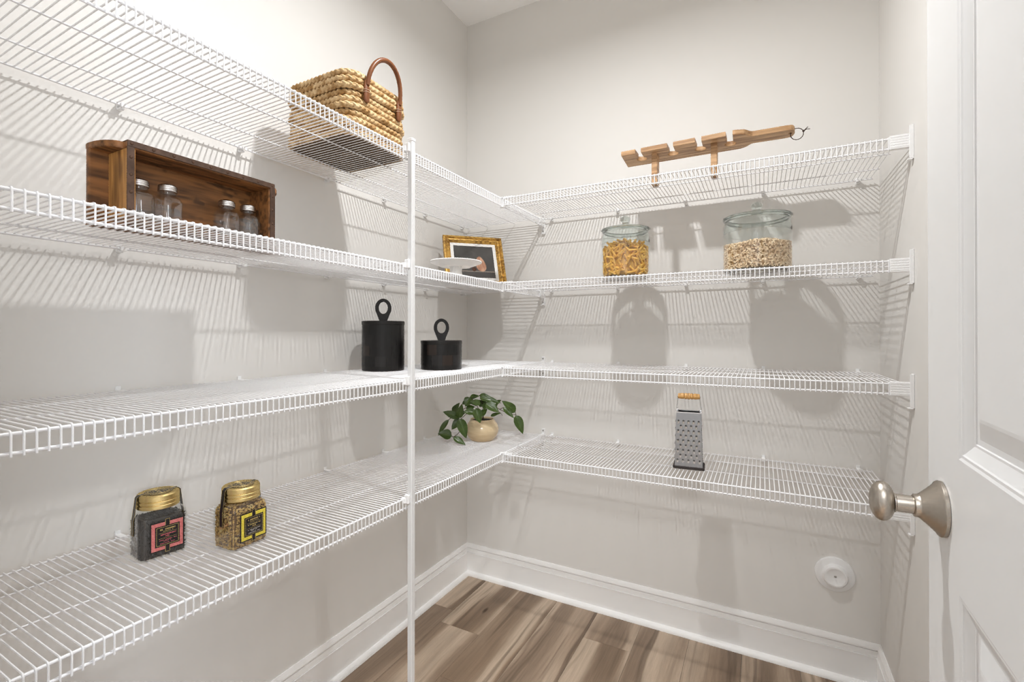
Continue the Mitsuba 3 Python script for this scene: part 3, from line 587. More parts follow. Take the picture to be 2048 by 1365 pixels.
# ------------------------------------------------------------------ the two plastic jars with gold lids (bottom shelf)
def plastic_jar(x, y, rz, kind, label):
    j = thing('plastic_jar', label, 'jar')
    z = Z4 + 0.0002; w, d, hs = 0.0865, 0.0735, 0.0865
    def put_(nm, m, mt, par=j, **kw): return put(nm, mv(m, x, y, z, rz=rz), mt, par, **kw)
    R = lambda w_, d_, r_, z_: sq_ring(w_, d_, r_, z_, 6)
    prof = [(0.94, 0.010, 0.0), (0.985, 0.0125, 0.003), (1.0, 0.013, 0.008), (1.0, 0.013, 0.078), (0.975, 0.016, 0.0855), (0.90, 0.021, 0.0920)]
    rings = [R(w * k, d * k, r, zz) for k, r, zz in prof] + [sq_ring(0.0675, 0.0645, 0.0320, 0.0965, 6), sq_ring(0.0655, 0.0635, 0.0315, 0.1030, 6)]
    put_('shell', loft(rings), 'mat_thin', smooth=35)
    top = 0.128; lr = 0.0368
    lp_ = [(0, 0.0990), (lr, 0.0990), (lr + 0.0004, 0.1000), (lr + 0.0004, 0.1055), (lr - 0.0010, 0.1066), (lr - 0.0010, 0.1078), (lr + 0.0002, 0.1088), (lr + 0.0002, 0.1130), (lr - 0.0010, 0.1140), (lr - 0.0010, 0.1150), (lr, 0.1160), (lr, 0.1245), (lr - 0.0022, 0.1272), (lr - 0.006, top - 0.0002), (lr - 0.008, top - 0.0010), (0, top - 0.0010)]
    lid = put_('lid', lathe(lp_, 64), 'mat_gold', smooth=25)
    # round black seal with a gold fret, and the black strip running over the lid and down both narrow sides
    seal = put_('seal_disc', lathe([(0, top - 0.0010), (0.0255, top - 0.0010), (0.0255, top - 0.0003), (0, top - 0.0003)], 40), 'mat_label_black', lid)
    fr = [closed_tube(np.column_stack([r_ * np.cos(a_), r_ * np.sin(a_), np.full(40, top - 0.0002)]), 0.0004, 4) for r_ in (0.0245, 0.0185, 0.0175, 0.0095) for a_ in [np.linspace(0, 2 * PI, 41)[:-1]]]
    for i in range(26):
        a = i * 2 * PI / 26; fr.append(mv(trimesh.creation.box([0.0038, 0.0011, 0.0004]), 0.0213 * math.cos(a), 0.0213 * math.sin(a), top - 0.0002, rz=a + 0.5))
    for i in range(12):
        a = i * 2 * PI / 12; fr.append(mv(trimesh.creation.box([0.0046, 0.0010, 0.0004]), 0.0135 * math.cos(a), 0.0135 * math.sin(a), top - 0.0002, rz=a - 0.7))
    fr.append(mv(trimesh.creation.box([0.010, 0.0018, 0.0004]), 0, 0, top - 0.0002, rz=0.9)); fr.append(mv(trimesh.creation.box([0.010, 0.0018, 0.0004]), 0, 0, top - 0.0002, rz=-0.7))
    put_('fret', cat(fr), 'mat_gold_print', seal, smooth=False)
    for s_ in (-1, 1):
        pth = [(s_ * 0.024, top - 0.0004), (s_ * (lr - 0.003), top - 0.0002), (s_ * (lr + 0.0012), top - 0.0045), (s_ * (w / 2 - 0.0005), 0.0840), (s_ * (w / 2 + 0.0007), 0.0780), (s_ * (w / 2 + 0.0007), 0.0480)]
        v, f = [], []
        for q, (yy, zz) in enumerate(pth):
            v += [[-0.0062, yy, zz], [0.0062, yy, zz]]
            if q: f += [[2 * q - 2, 2 * q - 1, 2 * q + 1], [2 * q - 2, 2 * q + 1, 2 * q]]
        st = trimesh.Trimesh(v, f, process=False)
        st2 = st.copy(); st2.vertices[:, 1] += s_ * 0.0004; st2.vertices[:, 2] += 0.0003
        put_('seal_strip', cat([st, st2]), 'mat_label_black', smooth=False)
        ed = [tube([(sx * 0.0055, yy + s_ * 0.0006, zz + 0.0004) for yy, zz in pth], 0.00028, 4) for sx in (-1, 1)]
        put_('strip_edge', cat(ed + [tube([(-0.0055, s_ * (w / 2 + 0.0012), 0.0488), (0.0055, s_ * (w / 2 + 0.0012), 0.0488)], 0.00028, 4)]), 'mat_gold_print', smooth=False)
    # label on the broad front (local +x)
    fx = d / 2 + 0.0003; ly, lz, lw, lh = 0.004, 0.0440, 0.0600, 0.0600
    B = lambda y0, y1, z0, z1, k: box(fx + 0.0003 * k, fx + 0.0003 * (k + 1), ly + y0, ly + y1, lz + z0, lz + z1)
    lb = put_('label', B(-lw / 2, lw / 2, -lh / 2, lh / 2, 0), 'mat_label_black', smooth=False)
    e = 0.0022; put_('label_field', B(-lw / 2 + e, lw / 2 - e, -lh / 2 + e, lh / 2 - e, 1), 'mat_label_pink' if kind == 'tea' else 'mat_label_yellow', lb, smooth=False)
    put_('label_bar', B(-0.0042, 0.0042, -lh / 2 - 0.004, lh / 2 + 0.004, 2), 'mat_label_black', lb, smooth=False)
    put_('bar_edge', cat([B(a, a + 0.0006, -lh / 2 - 0.0035, lh / 2 + 0.0035, 3) for a in (-0.0040, 0.0034)] + [B(-0.0040, 0.0040, a, a + 0.0006, 3) for a in (-lh / 2 - 0.0036, lh / 2 + 0.0030)]), 'mat_gold_print', lb, smooth=False)
    q = 0.0195; put_('inner_panel', B(-q - 0.002, q + 0.002, -q - 0.001, q + 0.001, 4), 'mat_label_black', lb, smooth=False)
    g = 0.0007; put_('inner_border', cat([B(-q, q, -q + 0.001, -q + 0.001 + g, 5), B(-q, q, q - 0.001 - g, q - 0.001, 5), B(-q, -q + g, -q + 0.001, q - 0.001, 5), B(q - g, q, -q + 0.001, q - 0.001, 5)]), 'mat_gold_print', lb, smooth=False)
    rules = [B(-0.016, 0.016, zz, zz + 0.00045, 5) for zz in (0.0062, -0.0048)]; put_('rule', cat(rules), 'mat_gold_print', lb, smooth=False)
    # lines of small print, too small in the photograph to be read: rows of letter-sized strokes
    r_ = np.random.default_rng(3 if kind == 'tea' else 4)
    def words(z0, hgt, half, gap=0.0006):
        o, yy = [], -half
        while yy < half:
            l_ = r_.uniform(0.0009, 0.0017)
            if r_.random() > 0.16: o.append(B(yy, yy + l_, z0, z0 + hgt, 5))
            yy += l_ + gap
        return cat(o)
    put_('print_title', words(0.0118, 0.0030, 0.0135), 'mat_gold_print', lb, smooth=False)
    put_('print_title', words(0.0088, 0.0012, 0.0095), 'mat_gold_print', lb, smooth=False)
    put_('print_name', cat([words(0.0018, 0.0022, 0.0140), words(-0.0022, 0.0022, 0.0040)]), 'mat_text_red' if kind == 'tea' else 'mat_gold_print', lb, smooth=False)
    put_('print_line', cat([words(-0.0088, 0.0013, 0.0145), words(-0.0115, 0.0013, 0.0070), words(-0.0155, 0.0013, 0.0130)]), 'mat_text_red' if kind == 'tea' else 'mat_text_pale', lb, smooth=False)
    # contents
    fill = thing('loose_tea' if kind == 'tea' else 'loose_granules', 'black loose leaf tea inside the plastic jar with the pink label' if kind == 'tea' else 'golden brown granules filling the plastic jar with the yellow label', 'tea' if kind == 'tea' else 'food')
    labels[fill]['kind'] = 'stuff'
    zt = 0.0835 if kind == 'tea' else 0.0925
    core = loft([R(w - 0.010, d - 0.010, 0.009, 0.0025), R(w - 0.009, d - 0.009, 0.010, 0.010), R(w - 0.009, d - 0.009, 0.010, 0.070), R(w - 0.018, d - 0.018, 0.016, zt - 0.004)])
    scene[fill + '__core'] = mikit.ply(mv(core, x, y, z, rz=rz), 'mat_tea' if kind == 'tea' else 'mat_grain_shade', 30)
    bits = []
    ico = trimesh.creation.icosahedron(); n = 1500 if kind == 'tea' else 2900
    for i in range(n):
        top_ = r_.random() < 0.18
        zz = r_.uniform(0.0035, zt - 0.006)
        k = 1 if zz < 0.078 else 1 - (zz - 0.078) * 9
        if top_: px, py, zz = r_.uniform(-1, 1) * (d / 2 - 0.012), r_.uniform(-1, 1) * (w / 2 - 0.012), zt - 0.004 + r_.uniform(-0.002, 0.002)
        else:
            t_ = r_.uniform(0, 1); hw, hd_ = (w / 2 - 0.0042) * k, (d / 2 - 0.0042) * k
            if t_ < 0.28: px, py = hd_, r_.uniform(-1, 1) * (hw - 0.006)
            elif t_ < 0.56: px, py = -hd_, r_.uniform(-1, 1) * (hw - 0.006)
            elif t_ < 0.74: px, py = r_.uniform(-1, 1) * (hd_ - 0.006), hw
            elif t_ < 0.92: px, py = r_.uniform(-1, 1) * (hd_ - 0.006), -hw
            else: px, py = r_.choice([-1, 1]) * (hd_ - 0.0032), r_.choice([-1, 1]) * (hw - 0.0032)
        if kind == 'tea': s3 = np.array([r_.uniform(0.0006, 0.0011), r_.uniform(0.0006, 0.001), r_.uniform(0.0025, 0.0052)])
        else: s3 = r_.uniform(0.0013, 0.0026) * np.array([r_.uniform(0.8, 1.2), r_.uniform(0.8, 1.2), r_.uniform(0.7, 1.2)])
        rot = trimesh.transformations.random_rotation_matrix(r_.random(3))[:3, :3]
        bits.append((ico.vertices * s3) @ rot.T + [px, py, zz])
    V = np.vstack(bits); F = (ico.faces[None] + (np.arange(n) * 12)[:, None, None]).reshape(-1, 3)
    scene[fill + '__bits'] = mikit.ply(mv(trimesh.Trimesh(V, F, process=False), x, y, z, rz=rz), 'mat_tea' if kind == 'tea' else 'mat_grain', False)
plastic_jar(0.186, -1.4560, -0.13, 'tea', 'clear plastic jar of black tea with a gold lid and a pink and black label')
plastic_jar(0.2945, -1.3460, 0.02, 'grain', 'clear plastic jar of golden granules with a gold lid and a yellow and black label')

# ------------------------------------------------------------------ glass jars on the back wall, second shelf
def big_jar(x, y, R, hb, label):
    j = thing('glass_jar', label, 'jar')
    z = Z2 + 0.0002
    zs = hb - 0.046; tk = 0.0030                                    # thin sheet below, real glass thickness from the shoulder up
    body = [(0.001, 0.0008), (R - 0.014, 0.0008), (R - 0.006, 0.003), (R - 0.0015, 0.010), (R, 0.020), (R, zs)]
    put('body', lathe(body, 72, x, y, z), 'mat_thin', j, smooth=40)
    out_ = [(R, zs + 0.0001), (R + 0.0001, hb - 0.028), (R - 0.0015, hb - 0.016), (R - 0.006, hb - 0.008), (R - 0.0075, hb - 0.0045)]
    put('shoulder', lathe(out_ + [(r - tk, zz) for r, zz in out_[::-1]] + [out_[0]], 72, x, y, z), 'mat_glass', j, smooth=40)
    put('glass_base', lathe([(0, 0.0012), (R - 0.014, 0.0012), (R - 0.007, 0.004), (R - 0.003, 0.010), (R - 0.006, 0.0112), (R - 0.016, 0.0075), (0, 0.0068)], 64, x, y, z), 'mat_glass_edge', j, smooth=40)
    rim = [(R - 0.0115, hb - 0.0040), (R - 0.0055, hb - 0.0040), (R - 0.0035, hb - 0.0005), (R - 0.0045, hb + 0.0026), (R - 0.0115, hb + 0.0026), (R - 0.0115, hb - 0.0040)]
    put('rim', lathe(rim, 72, x, y, z), 'mat_glass_edge', j, smooth=40)
    l0 = hb + 0.0032
    lid = put('lid', lathe([(R - 0.002, l0 + 0.002), (R * 0.86, l0 + 0.0085), (R * 0.62, l0 + 0.0145), (R * 0.36, l0 + 0.0185), (0.016, l0 + 0.0205), (0.001, l0 + 0.0208)], 64, x, y, z), 'mat_thin', j, smooth=50)
    lr = [(R - 0.010, l0), (R + 0.0002, l0), (R + 0.0015, l0 + 0.0018), (R + 0.0008, l0 + 0.0040), (R - 0.004, l0 + 0.0052), (R - 0.010, l0 + 0.0055), (R - 0.010, l0)]
    put('lid_rim', lathe(lr, 72, x, y, z), 'mat_glass_edge', lid, smooth=40)
    kz = l0 + 0.0205
    kp = [(0, kz), (0.0190, kz), (0.0150, kz + 0.003), (0.0105, kz + 0.007), (0.0125, kz + 0.0105)] + [(0.0185 * math.sin(a), kz + 0.0215 - 0.0135 * math.cos(a)) for a in np.linspace(0.75, PI - 0.02, 12)] + [(0, kz + 0.035)]
    put('knob', lathe(kp, 40, x, y, z), 'mat_glass_edge', lid, smooth=50)
    return z
PJ = (0.8640, -0.250, 0.0872); OJ = (1.2950, -0.222, 0.1025)
zj = big_jar(*PJ, 0.178, 'round clear glass jar of spiral pasta with a glass knob lid'); big_jar(*OJ, 0.180, 'wide round clear glass jar of rolled oats with a glass knob lid')
def fusilli(L, r, turns, n=18):
    th = np.linspace(0, 2 * PI, 13)[:-1]; rr = r * (0.34 + 0.66 * ((np.cos(3 * th) + 1) / 2) ** 1.3)
    return loft([np.column_stack([rr * np.cos(th + turns * 2 * PI * k / (n - 1)), rr * np.sin(th + turns * 2 * PI * k / (n - 1)), np.full(12, -L / 2 + L * k / (n - 1))]) for k in range(n)])
fs = thing('spiral_pasta', 'heap of yellow spiral pasta inside the glass jar', 'pasta'); labels[fs]['kind'] = 'stuff'
r_ = np.random.default_rng(11); fz = fusilli(0.036, 0.0052, 2.4); px_, py_, pR = PJ
def pasta_top(q): return 0.108 + 0.030 * (1 - q ** 2)       # heap height against distance from the axis (0..1)
parts_ = []
for i in range(330):
    m = fz.vertices.copy(); m[:, 2] *= r_.uniform(0.75, 1.1); a = r_.uniform(0, 2 * PI)
    if i < 225:
        q = (pR - 0.0095 - r_.uniform(0, 0.004)) / pR; zz = r_.uniform(0.018, pasta_top(0.85) - 0.006)
        tilt = r_.uniform(0, PI)                             # lies flat against the glass at any angle
        A = np.array([-math.sin(a), math.cos(a), 0]) * math.cos(tilt) + np.array([0, 0, 1]) * math.sin(tilt); lim = math.sqrt(max(0, 1 - (0.012 / pR)))
    else:
        q = math.sqrt(r_.random()) * 0.80; zz = pasta_top(q) + r_.uniform(-0.010, 0.003)
        A = r_.normal(size=3) * [1, 1, 0.55]; A /= np.linalg.norm(A)
    B_ = np.cross(A, [0.3, 0.2, 0.9]); B_ /= np.linalg.norm(B_); C_ = np.cross(A, B_)
    P = m @ np.array([B_, C_, A]) + [q * pR * math.cos(a), q * pR * math.sin(a), zz]
    rad = np.hypot(P[:, 0], P[:, 1]); k = np.minimum(1, (pR - 0.0030) / np.maximum(rad, 1e-6)); P[:, :2] *= k[:, None]; P[:, 2] = np.maximum(P[:, 2], 0.0085)
    parts_.append(P)
V = np.vstack(parts_) + [px_, py_, zj]; F = (fz.faces[None] + (np.arange(len(parts_)) * len(fz.vertices))[:, None, None]).reshape(-1, 3)
scene[fs + '__pieces'] = mikit.ply(trimesh.Trimesh(V, F, process=False), 'mat_pasta', True)
scene[fs + '__core'] = mikit.ply(lathe([(0, 0.009), (pR - 0.018, 0.009), (pR - 0.015, 0.02), (pR - 0.015, 0.098)] + [(pR * q, pasta_top(q) - 0.013) for q in (0.7, 0.5, 0.25)] + [(0, pasta_top(0) - 0.013)], 40, px_, py_, zj), 'mat_pasta_shade', 40)
ot = thing('rolled_oats', 'pale rolled oats filling the lower half of the wide glass jar', 'oats'); labels[ot]['kind'] = 'stuff'
ox_, oy_, oR = OJ; nO = 5600; a6 = np.linspace(0, 2 * PI, 8)[:-1]
fl = np.vstack([np.column_stack([np.cos(a6), 0.8 * np.sin(a6), 0 * a6]), [[0, 0, 0.17], [0, 0, -0.17]]]); ff = [[i, (i + 1) % 7, 7] for i in range(7)] + [[(i + 1) % 7, i, 8] for i in range(7)]
def oat_top(x, y): return 0.0985 + 0.006 * math.sin(x * 30 + 1) + 0.005 * math.cos(y * 34) - 0.03 * x
parts_ = []
for i in range(nO):
    a = r_.uniform(0, 2 * PI); s_ = r_.uniform(0.0030, 0.0046)
    rot = trimesh.transformations.random_rotation_matrix(r_.random(3))[:3, :3]
    if i < 4000:
        rr = oR - 0.0042 - abs(r_.normal()) * 0.0014; X, Y = rr * math.cos(a), rr * math.sin(a); zz = r_.uniform(0.012, oat_top(X, Y) - 0.001)
    else:
        rr = (oR - 0.007) * math.sqrt(r_.random()); X, Y = rr * math.cos(a), rr * math.sin(a); zz = oat_top(X, Y) + r_.uniform(-0.003, 0.0015)
    P = (fl * s_) @ rot.T + [X, Y, zz]; rad = np.hypot(P[:, 0], P[:, 1]); k = np.minimum(1, (oR - 0.0015) / rad); P[:, :2] *= k[:, None]; P[:, 2] = np.maximum(P[:, 2], 0.0085)
    parts_.append(P)
V = np.vstack(parts_) + [ox_, oy_, zj]; F = (np.array(ff)[None] + (np.arange(nO) * 9)[:, None, None]).reshape(-1, 3)
scene[ot + '__flakes'] = mikit.ply(trimesh.Trimesh(V, F, process=False), 'mat_oat', False)
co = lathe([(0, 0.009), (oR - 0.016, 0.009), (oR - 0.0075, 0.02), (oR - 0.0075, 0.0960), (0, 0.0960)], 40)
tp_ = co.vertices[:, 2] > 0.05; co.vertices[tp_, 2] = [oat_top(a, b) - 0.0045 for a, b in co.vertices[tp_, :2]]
scene[ot + '__core'] = mikit.ply(mv(co, ox_, oy_, zj), 'mat_oat_shade', 40)

# ------------------------------------------------------------------ wine-glass paddle (top shelf, back wall)
wb = thing('wine_glass_holder', 'slim wooden paddle on two posts with four keyhole slots and a looped lace', 'wine glass holder')
WZ, WT = 1.833, 0.0165
def paddle():
    yb_, yf = -0.186, -0.312
    body = sg.Polygon([(0.865, yf), (0.858, yb_), (1.245, yb_), (1.256, yb_ - 0.006)] + [(1.256 + 0.030 * s, yb_ - 0.006 - 0.026 * (3 * s * s - 2 * s ** 3)) for s in np.linspace(0.1, 1, 9)] + [(1.375, -0.214)] +
                      [(1.390 + 0.013 * math.sin(a), -0.249 + 0.033 * math.cos(a)) for a in np.linspace(0.15, PI - 0.15, 9)] + [(1.375, -0.284)] + [(1.286 - 0.030 * s, -0.286 - 0.030 * (3 * s * s - 2 * s ** 3)) for s in np.linspace(0, 1, 9)] + [(1.235, -0.3235)])
    body = body.buffer(0.006, quad_segs=6).buffer(-0.006, quad_segs=6)
    for xs in (0.925, 1.034, 1.124, 1.2175):
        slot = sg.Polygon([(xs - 0.0105, -0.36), (xs + 0.0105, -0.36), (xs + 0.0092, -0.262), (xs - 0.0092, -0.262)]).union(sg.Point(xs, -0.249).buffer(0.0175, quad_segs=10))
        body = body.difference(slot)
    return body.difference(sg.Point(1.3905, -0.252).buffer(0.0042))
put('board', mv(soft_extrude(paddle(), WT, 0.0020, 2), 0, 0, WZ), 'mat_board', wb, smooth=30)
for xs, ys in ((0.975, -0.262), (1.1690, -0.262)):
    put('leg', cbox(xs - 0.0095, xs + 0.0095, ys - 0.0205, ys + 0.0205, Z1, WZ + 0.0005, 0.0012), 'mat_board', wb, smooth=False)
a = np.linspace(0, 2 * PI, 30)[:-1]; lc = np.array([1.4085, -0.254, WZ - 0.002])
lo = closed_tube(np.column_stack([lc[0] - 0.0175 * np.cos(a) , lc[1] + 0.004 * np.sin(a), lc[2] + 0.0195 * np.sin(a) - 0.004]), 0.0012, 6)
kt = trimesh.creation.icosphere(1, 0.0034); kt.apply_translation([1.4260, -0.254, WZ])
tl = [tube([(1.4260, -0.254, WZ), (1.434, -0.257, WZ + 0.003), (1.443, -0.260, WZ + 0.0005)], 0.0012, 5), tube([(1.4260, -0.254, WZ), (1.432, -0.250, WZ + 0.007), (1.438, -0.249, WZ + 0.0125)], 0.0012, 5)]
put('lace', cat([lo, kt] + tl), 'mat_lace', wb, smooth=40)

# ------------------------------------------------------------------ framed picture and cake stand (second shelf, in the corner)
pf = thing('picture_frame', 'small gilt picture frame tilted back in the corner of the second shelf', 'picture frame')
fyaw, lean, FWd, FHt = 0.793, 0.418, 0.268, 0.252; fo = np.array([0.232, -0.269, Z2])
fa = np.array([math.cos(fyaw), math.sin(fyaw), 0]); fbk = np.array([-math.sin(fyaw), math.cos(fyaw), 0]); fu = np.array([0, 0, math.cos(lean)]) + fbk * math.sin(lean); fn = np.cross(fa, fu)
def FP(s, u, o=0.0): return fo + fa * s + fu * (u + 0.0065) + fn * o            # s across, u up, o out of the picture's face
fprof = [(i * 1.12, o * 1.1) for i, o in [(0.0, -0.012), (0.0, 0.004), (0.002, 0.0065), (0.0055, 0.0070), (0.0085, 0.0050), (0.0100, 0.0020), (0.0125, 0.0030), (0.0160, 0.0050), (0.0195, 0.0045), (0.0215, 0.0015), (0.0225, 0.0020), (0.0260, -0.0010), (0.0275, -0.0040), (0.0275, -0.012)]]
def corner_pts(i): return [(-FWd / 2 + i, i), (FWd / 2 - i, i), (FWd / 2 - i, FHt - i), (-FWd / 2 + i, FHt - i)]
for side in range(4):
    v, f = [], []
    for i, o in fprof:
        c = corner_pts(i); v += [FP(*c[side], o), FP(*c[(side + 1) % 4], o)]
    n = len(fprof)
    for q in range(n):
        b_ = (q + 1) % n; f += [[2 * q, 2 * q + 1, 2 * b_ + 1], [2 * q, 2 * b_ + 1, 2 * b_]]
    put('moulding', trimesh.Trimesh(v, f, process=False), 'mat_gilt', pf, smooth=25)
def fquad(s0, s1, u0, u1, o): return trimesh.Trimesh([FP(s0, u0, o), FP(s1, u0, o), FP(s1, u1, o), FP(s0, u1, o)], [[0, 1, 2], [0, 2, 3]], process=False)
mw, mi_ = 0.0295, 0.0450
put('mat_board', cat([fquad(-FWd / 2 + mw, FWd / 2 - mw, mw, mi_, -0.0062), fquad(-FWd / 2 + mw, FWd / 2 - mw, FHt - mi_, FHt - mw, -0.0062), fquad(-FWd / 2 + mw, -FWd / 2 + mi_, mi_, FHt - mi_, -0.0062), fquad(FWd / 2 - mi_, FWd / 2 - mw, mi_, FHt - mi_, -0.0062)]), 'mat_mat_board', pf, smooth=False)
put('print', fquad(-FWd / 2 + mi_, FWd / 2 - mi_, mi_, FHt - mi_, -0.0068), 'mat_art', pf, smooth=False, uv=[[0, 0], [1, 0], [1, 1], [0, 1]])
put('backing', trimesh.convex.convex_hull(np.array([FP(s, u, o) for s in (-FWd / 2 + 0.004, FWd / 2 - 0.004) for u in (0.004, FHt - 0.004) for o in (-0.0125, -0.0095)])), 'mat_shade_and_backing', pf, smooth=False)
eb = FP(0, FHt * 0.62, -0.0125); ef = np.array([eb[0] + fbk[0] * 0.045, eb[1] + fbk[1] * 0.045, Z2])
put('easel_strut', trimesh.convex.convex_hull(np.array([p + fa * s + fbk * o for p in (eb, ef) for s in (-0.02, 0.02) for o in (-0.001, 0.001)])), 'mat_shade_and_backing', pf, smooth=False)
ck = thing('cake_stand', 'white ceramic cake stand with a beaded rim in front of the gilt picture frame', 'cake stand')
kx, ky, kR = 0.3490, -0.600, 0.0905
put('pedestal', lathe([(0, 0), (0.043, 0), (0.043, 0.003), (0.030, 0.006), (0.0225, 0.012), (0.0210, 0.020), (0.0220, 0.035), (0.026, 0.0405), (0, 0.0405)], 48, kx, ky, Z2 + 0.0003), 'mat_ceramic', ck, smooth=35)
pl_ = put('plate', lathe([(0, 0.0440), (0.045, 0.0440), (0.052, 0.0430), (0.054, 0.0425), (0.056, 0.0440), (0.075, 0.0505), (kR - 0.001, 0.0575), (kR, 0.0590), (kR - 0.002, 0.0598), (0.070, 0.0550), (0.055, 0.0510), (0, 0.0500)], 72, kx, ky, Z2 - 0.0047), 'mat_ceramic', ck, smooth=35)
bd = trimesh.creation.icosphere(1, 0.0030)
put('beaded_rim', cat([mv(bd, kx + (kR - 0.0008) * math.cos(a), ky + (kR - 0.0008) * math.sin(a), Z2 + 0.0548) for a in np.linspace(0, 2 * PI, 97)[:-1]]), 'mat_ceramic', pl_, smooth=True)

# ------------------------------------------------------------------ potted plant (bottom shelf, in the corner)
pp = thing('potted_plant', 'green trailing leafy plant in a round cream glazed pot on the bottom shelf', 'potted plant')
ppx, ppy = 0.2400, -0.2440; zp = Z4 + 0.0002
pprof = [(0, 0), (0.046, 0), (0.050, 0.003), (0.062, 0.018), (0.0695, 0.036), (0.0705, 0.050), (0.066, 0.066), (0.056, 0.080), (0.051, 0.087), (0.0515, 0.091), (0.0495, 0.0915), (0.047, 0.087), (0.047, 0.080), (0, 0.080)]
put('pot', lathe(pprof, 64, ppx, ppy, zp), 'mat_pot', pp, smooth=40)
put('soil', lathe([(0, 0.078), (0.0468, 0.078), (0.0468, 0.083), (0.02, 0.088), (0, 0.088)], 32, ppx, ppy, zp), 'mat_soil', pp)
PRt = np.array([0.883, 0.468, 0]); PFr = np.array([0.468, -0.883, 0]); PUp = np.array([0, 0, 1.0])
def PL(a, b, c): return np.array([ppx, ppy, zp]) + PRt * a + PUp * b + PFr * c
def leaf(base, tip, width, bend=0.12, face=None, seed=0):
    base, tip = np.array(base), np.array(tip); ax = tip - base; L = np.linalg.norm(ax); ax /= L
    nrm = np.array(face if face is not None else PFr * 0.8 + PUp * 0.6, float); nrm -= ax * (nrm @ ax); nrm /= np.linalg.norm(nrm); sd = np.cross(nrm, ax)
    n, m = 11, 7; v, uv, f = [], [], []
    for i in range(n):
        s = i / (n - 1); w = width / 2 * (max(0.0, math.sin(PI * s ** 0.72)) ** 0.85) * (1 - 0.12 * s) + 0.0003
        c = base + ax * L * s - nrm * bend * L * (s ** 2) + nrm * bend * L * 0.5 * s
        for j in range(m):
            q = 2 * j / (m - 1) - 1
            v.append(c + sd * w * q + nrm * (w * 0.32 * abs(q) ** 1.3 + 0.0009 * math.sin(9 * s + 5 * q + seed))); uv.append([j / (m - 1), s])
    for i in range(n - 1):
        for j in range(m - 1): a = i * m + j; f += [[a, a + 1, a + m + 1], [a, a + m + 1, a + m]]
    put('leaf', trimesh.Trimesh(v, f, process=False), 'mat_leaf', pp, smooth=True, uv=uv)
S = 1 / (473.0 * 9.75)       # design units: tenth-pixels of a sketch of the plant, origin under the pot
def Q(X, Y, c): return PL((X - 1025) * S, max((1030 - Y) * S + 0.23 * c, 0.003), c)
LV = [((590, 612), (288, 488), 150, .055, .10), ((612, 628), (752, 1008), 178, .085, .15), ((385, 642), (165, 948), 92, .045, .35), ((452, 962), (196, 905), 190, .060, .12), ((506, 985), (742, 1128), 112, .098, .15), ((605, 640), (450, 836), 140, .05, .1),
      ((455, 505), (586, 308), 120, .02, .1), ((598, 612), (655, 348), 128, .06, .12), ((905, 500), (690, 505), 142, .075, .1), ((925, 430), (1018, 720), 168, .09, .14), ((1030, 560), (1142, 450), 116, .07, .1), ((815, 215), (718, 390), 168, .055, .15),
      ((780, 200), (975, 165), 96, .01, .1), ((975, 150), (1245, 222), 96, .02, .15), ((1010, 335), (808, 300), 120, .06, .1), ((1115, 335), (1372, 502), 168, .075, .1), ((985, 215), (1405, 300), 120, .035, .2), ((1685, 492), (1436, 268), 165, .03, .2),
      ((1448, 405), (1658, 610), 98, .045, .1), ((1692, 556), (1835, 920), 165, .05, .12), ((1205, 575), (1402, 515), 62, .06, .1), ((730, 425), (900, 400), 100, .055, .1), ((640, 330), (860, 190), 90, .02, .1), ((1050, 420), (1180, 300), 120, .04, .1),
      ((960, 360), (1120, 250), 120, .0, .1), ((860, 330), (1010, 240), 110, -.02, .1), ((690, 470), (560, 560), 100, .02, .1), ((1180, 420), (1330, 320), 110, -.03, .1), ((620, 720), (520, 620), 90, .02, .1), ((900, 300), (760, 290), 100, -.03, .1), ((1290, 300), (1400, 230), 80, -.04, .1)]
for i, (b_, t__, w_, c_, bd_) in enumerate(LV): leaf(Q(*b_, c_), Q(*t__, c_ + 0.012), w_ * S * 1.14, bd_, seed=i)
def stem(*p, r=0.0013):
    p = np.array(p); tt = np.linspace(0, 1, len(p)); from scipy.interpolate import CubicSpline
    put('stem', tube(CubicSpline(tt, p)(np.linspace(0, 1, 14)), r, 5), 'mat_stem', pp, smooth=50)
stem(Q(1000, 640, 0.0), Q(860, 450, .03), Q(700, 560, .05), Q(600, 630, .055)); stem(Q(600, 630, .055), Q(640, 800, .07), Q(600, 890, .068), Q(515, 965, .062), Q(450, 960, .06)); stem(Q(600, 630, .055), Q(480, 600, .05), Q(385, 642, .045))
stem(Q(1040, 640, 0.0), Q(1120, 420, .03), Q(1250, 380, .04), Q(1380, 440, .04), Q(1560, 520, .045), Q(1700, 548, .05)); stem(Q(1380, 440, .04), Q(1440, 408, .043), Q(1450, 405, .045)); stem(Q(1700, 548, .05), Q(1690, 520, .04), Q(1685, 492, .03))
stem(Q(1010, 640, 0), Q(960, 430, .02), Q(880, 280, .03), Q(800, 205, .03)); stem(Q(1025, 640, 0), Q(1040, 400, 0), Q(1010, 230, .02), Q(975, 150, .02)); stem(Q(1000, 640, .01), Q(980, 520, .05), Q(940, 440, .085)); stem(Q(880, 440, .02), Q(720, 400, .02), Q(600, 470, .02), Q(455, 505, .02)); stem(Q(1370, 500, .075), Q(1405, 525, .07), Q(1435, 570, .068), r=0.0009)

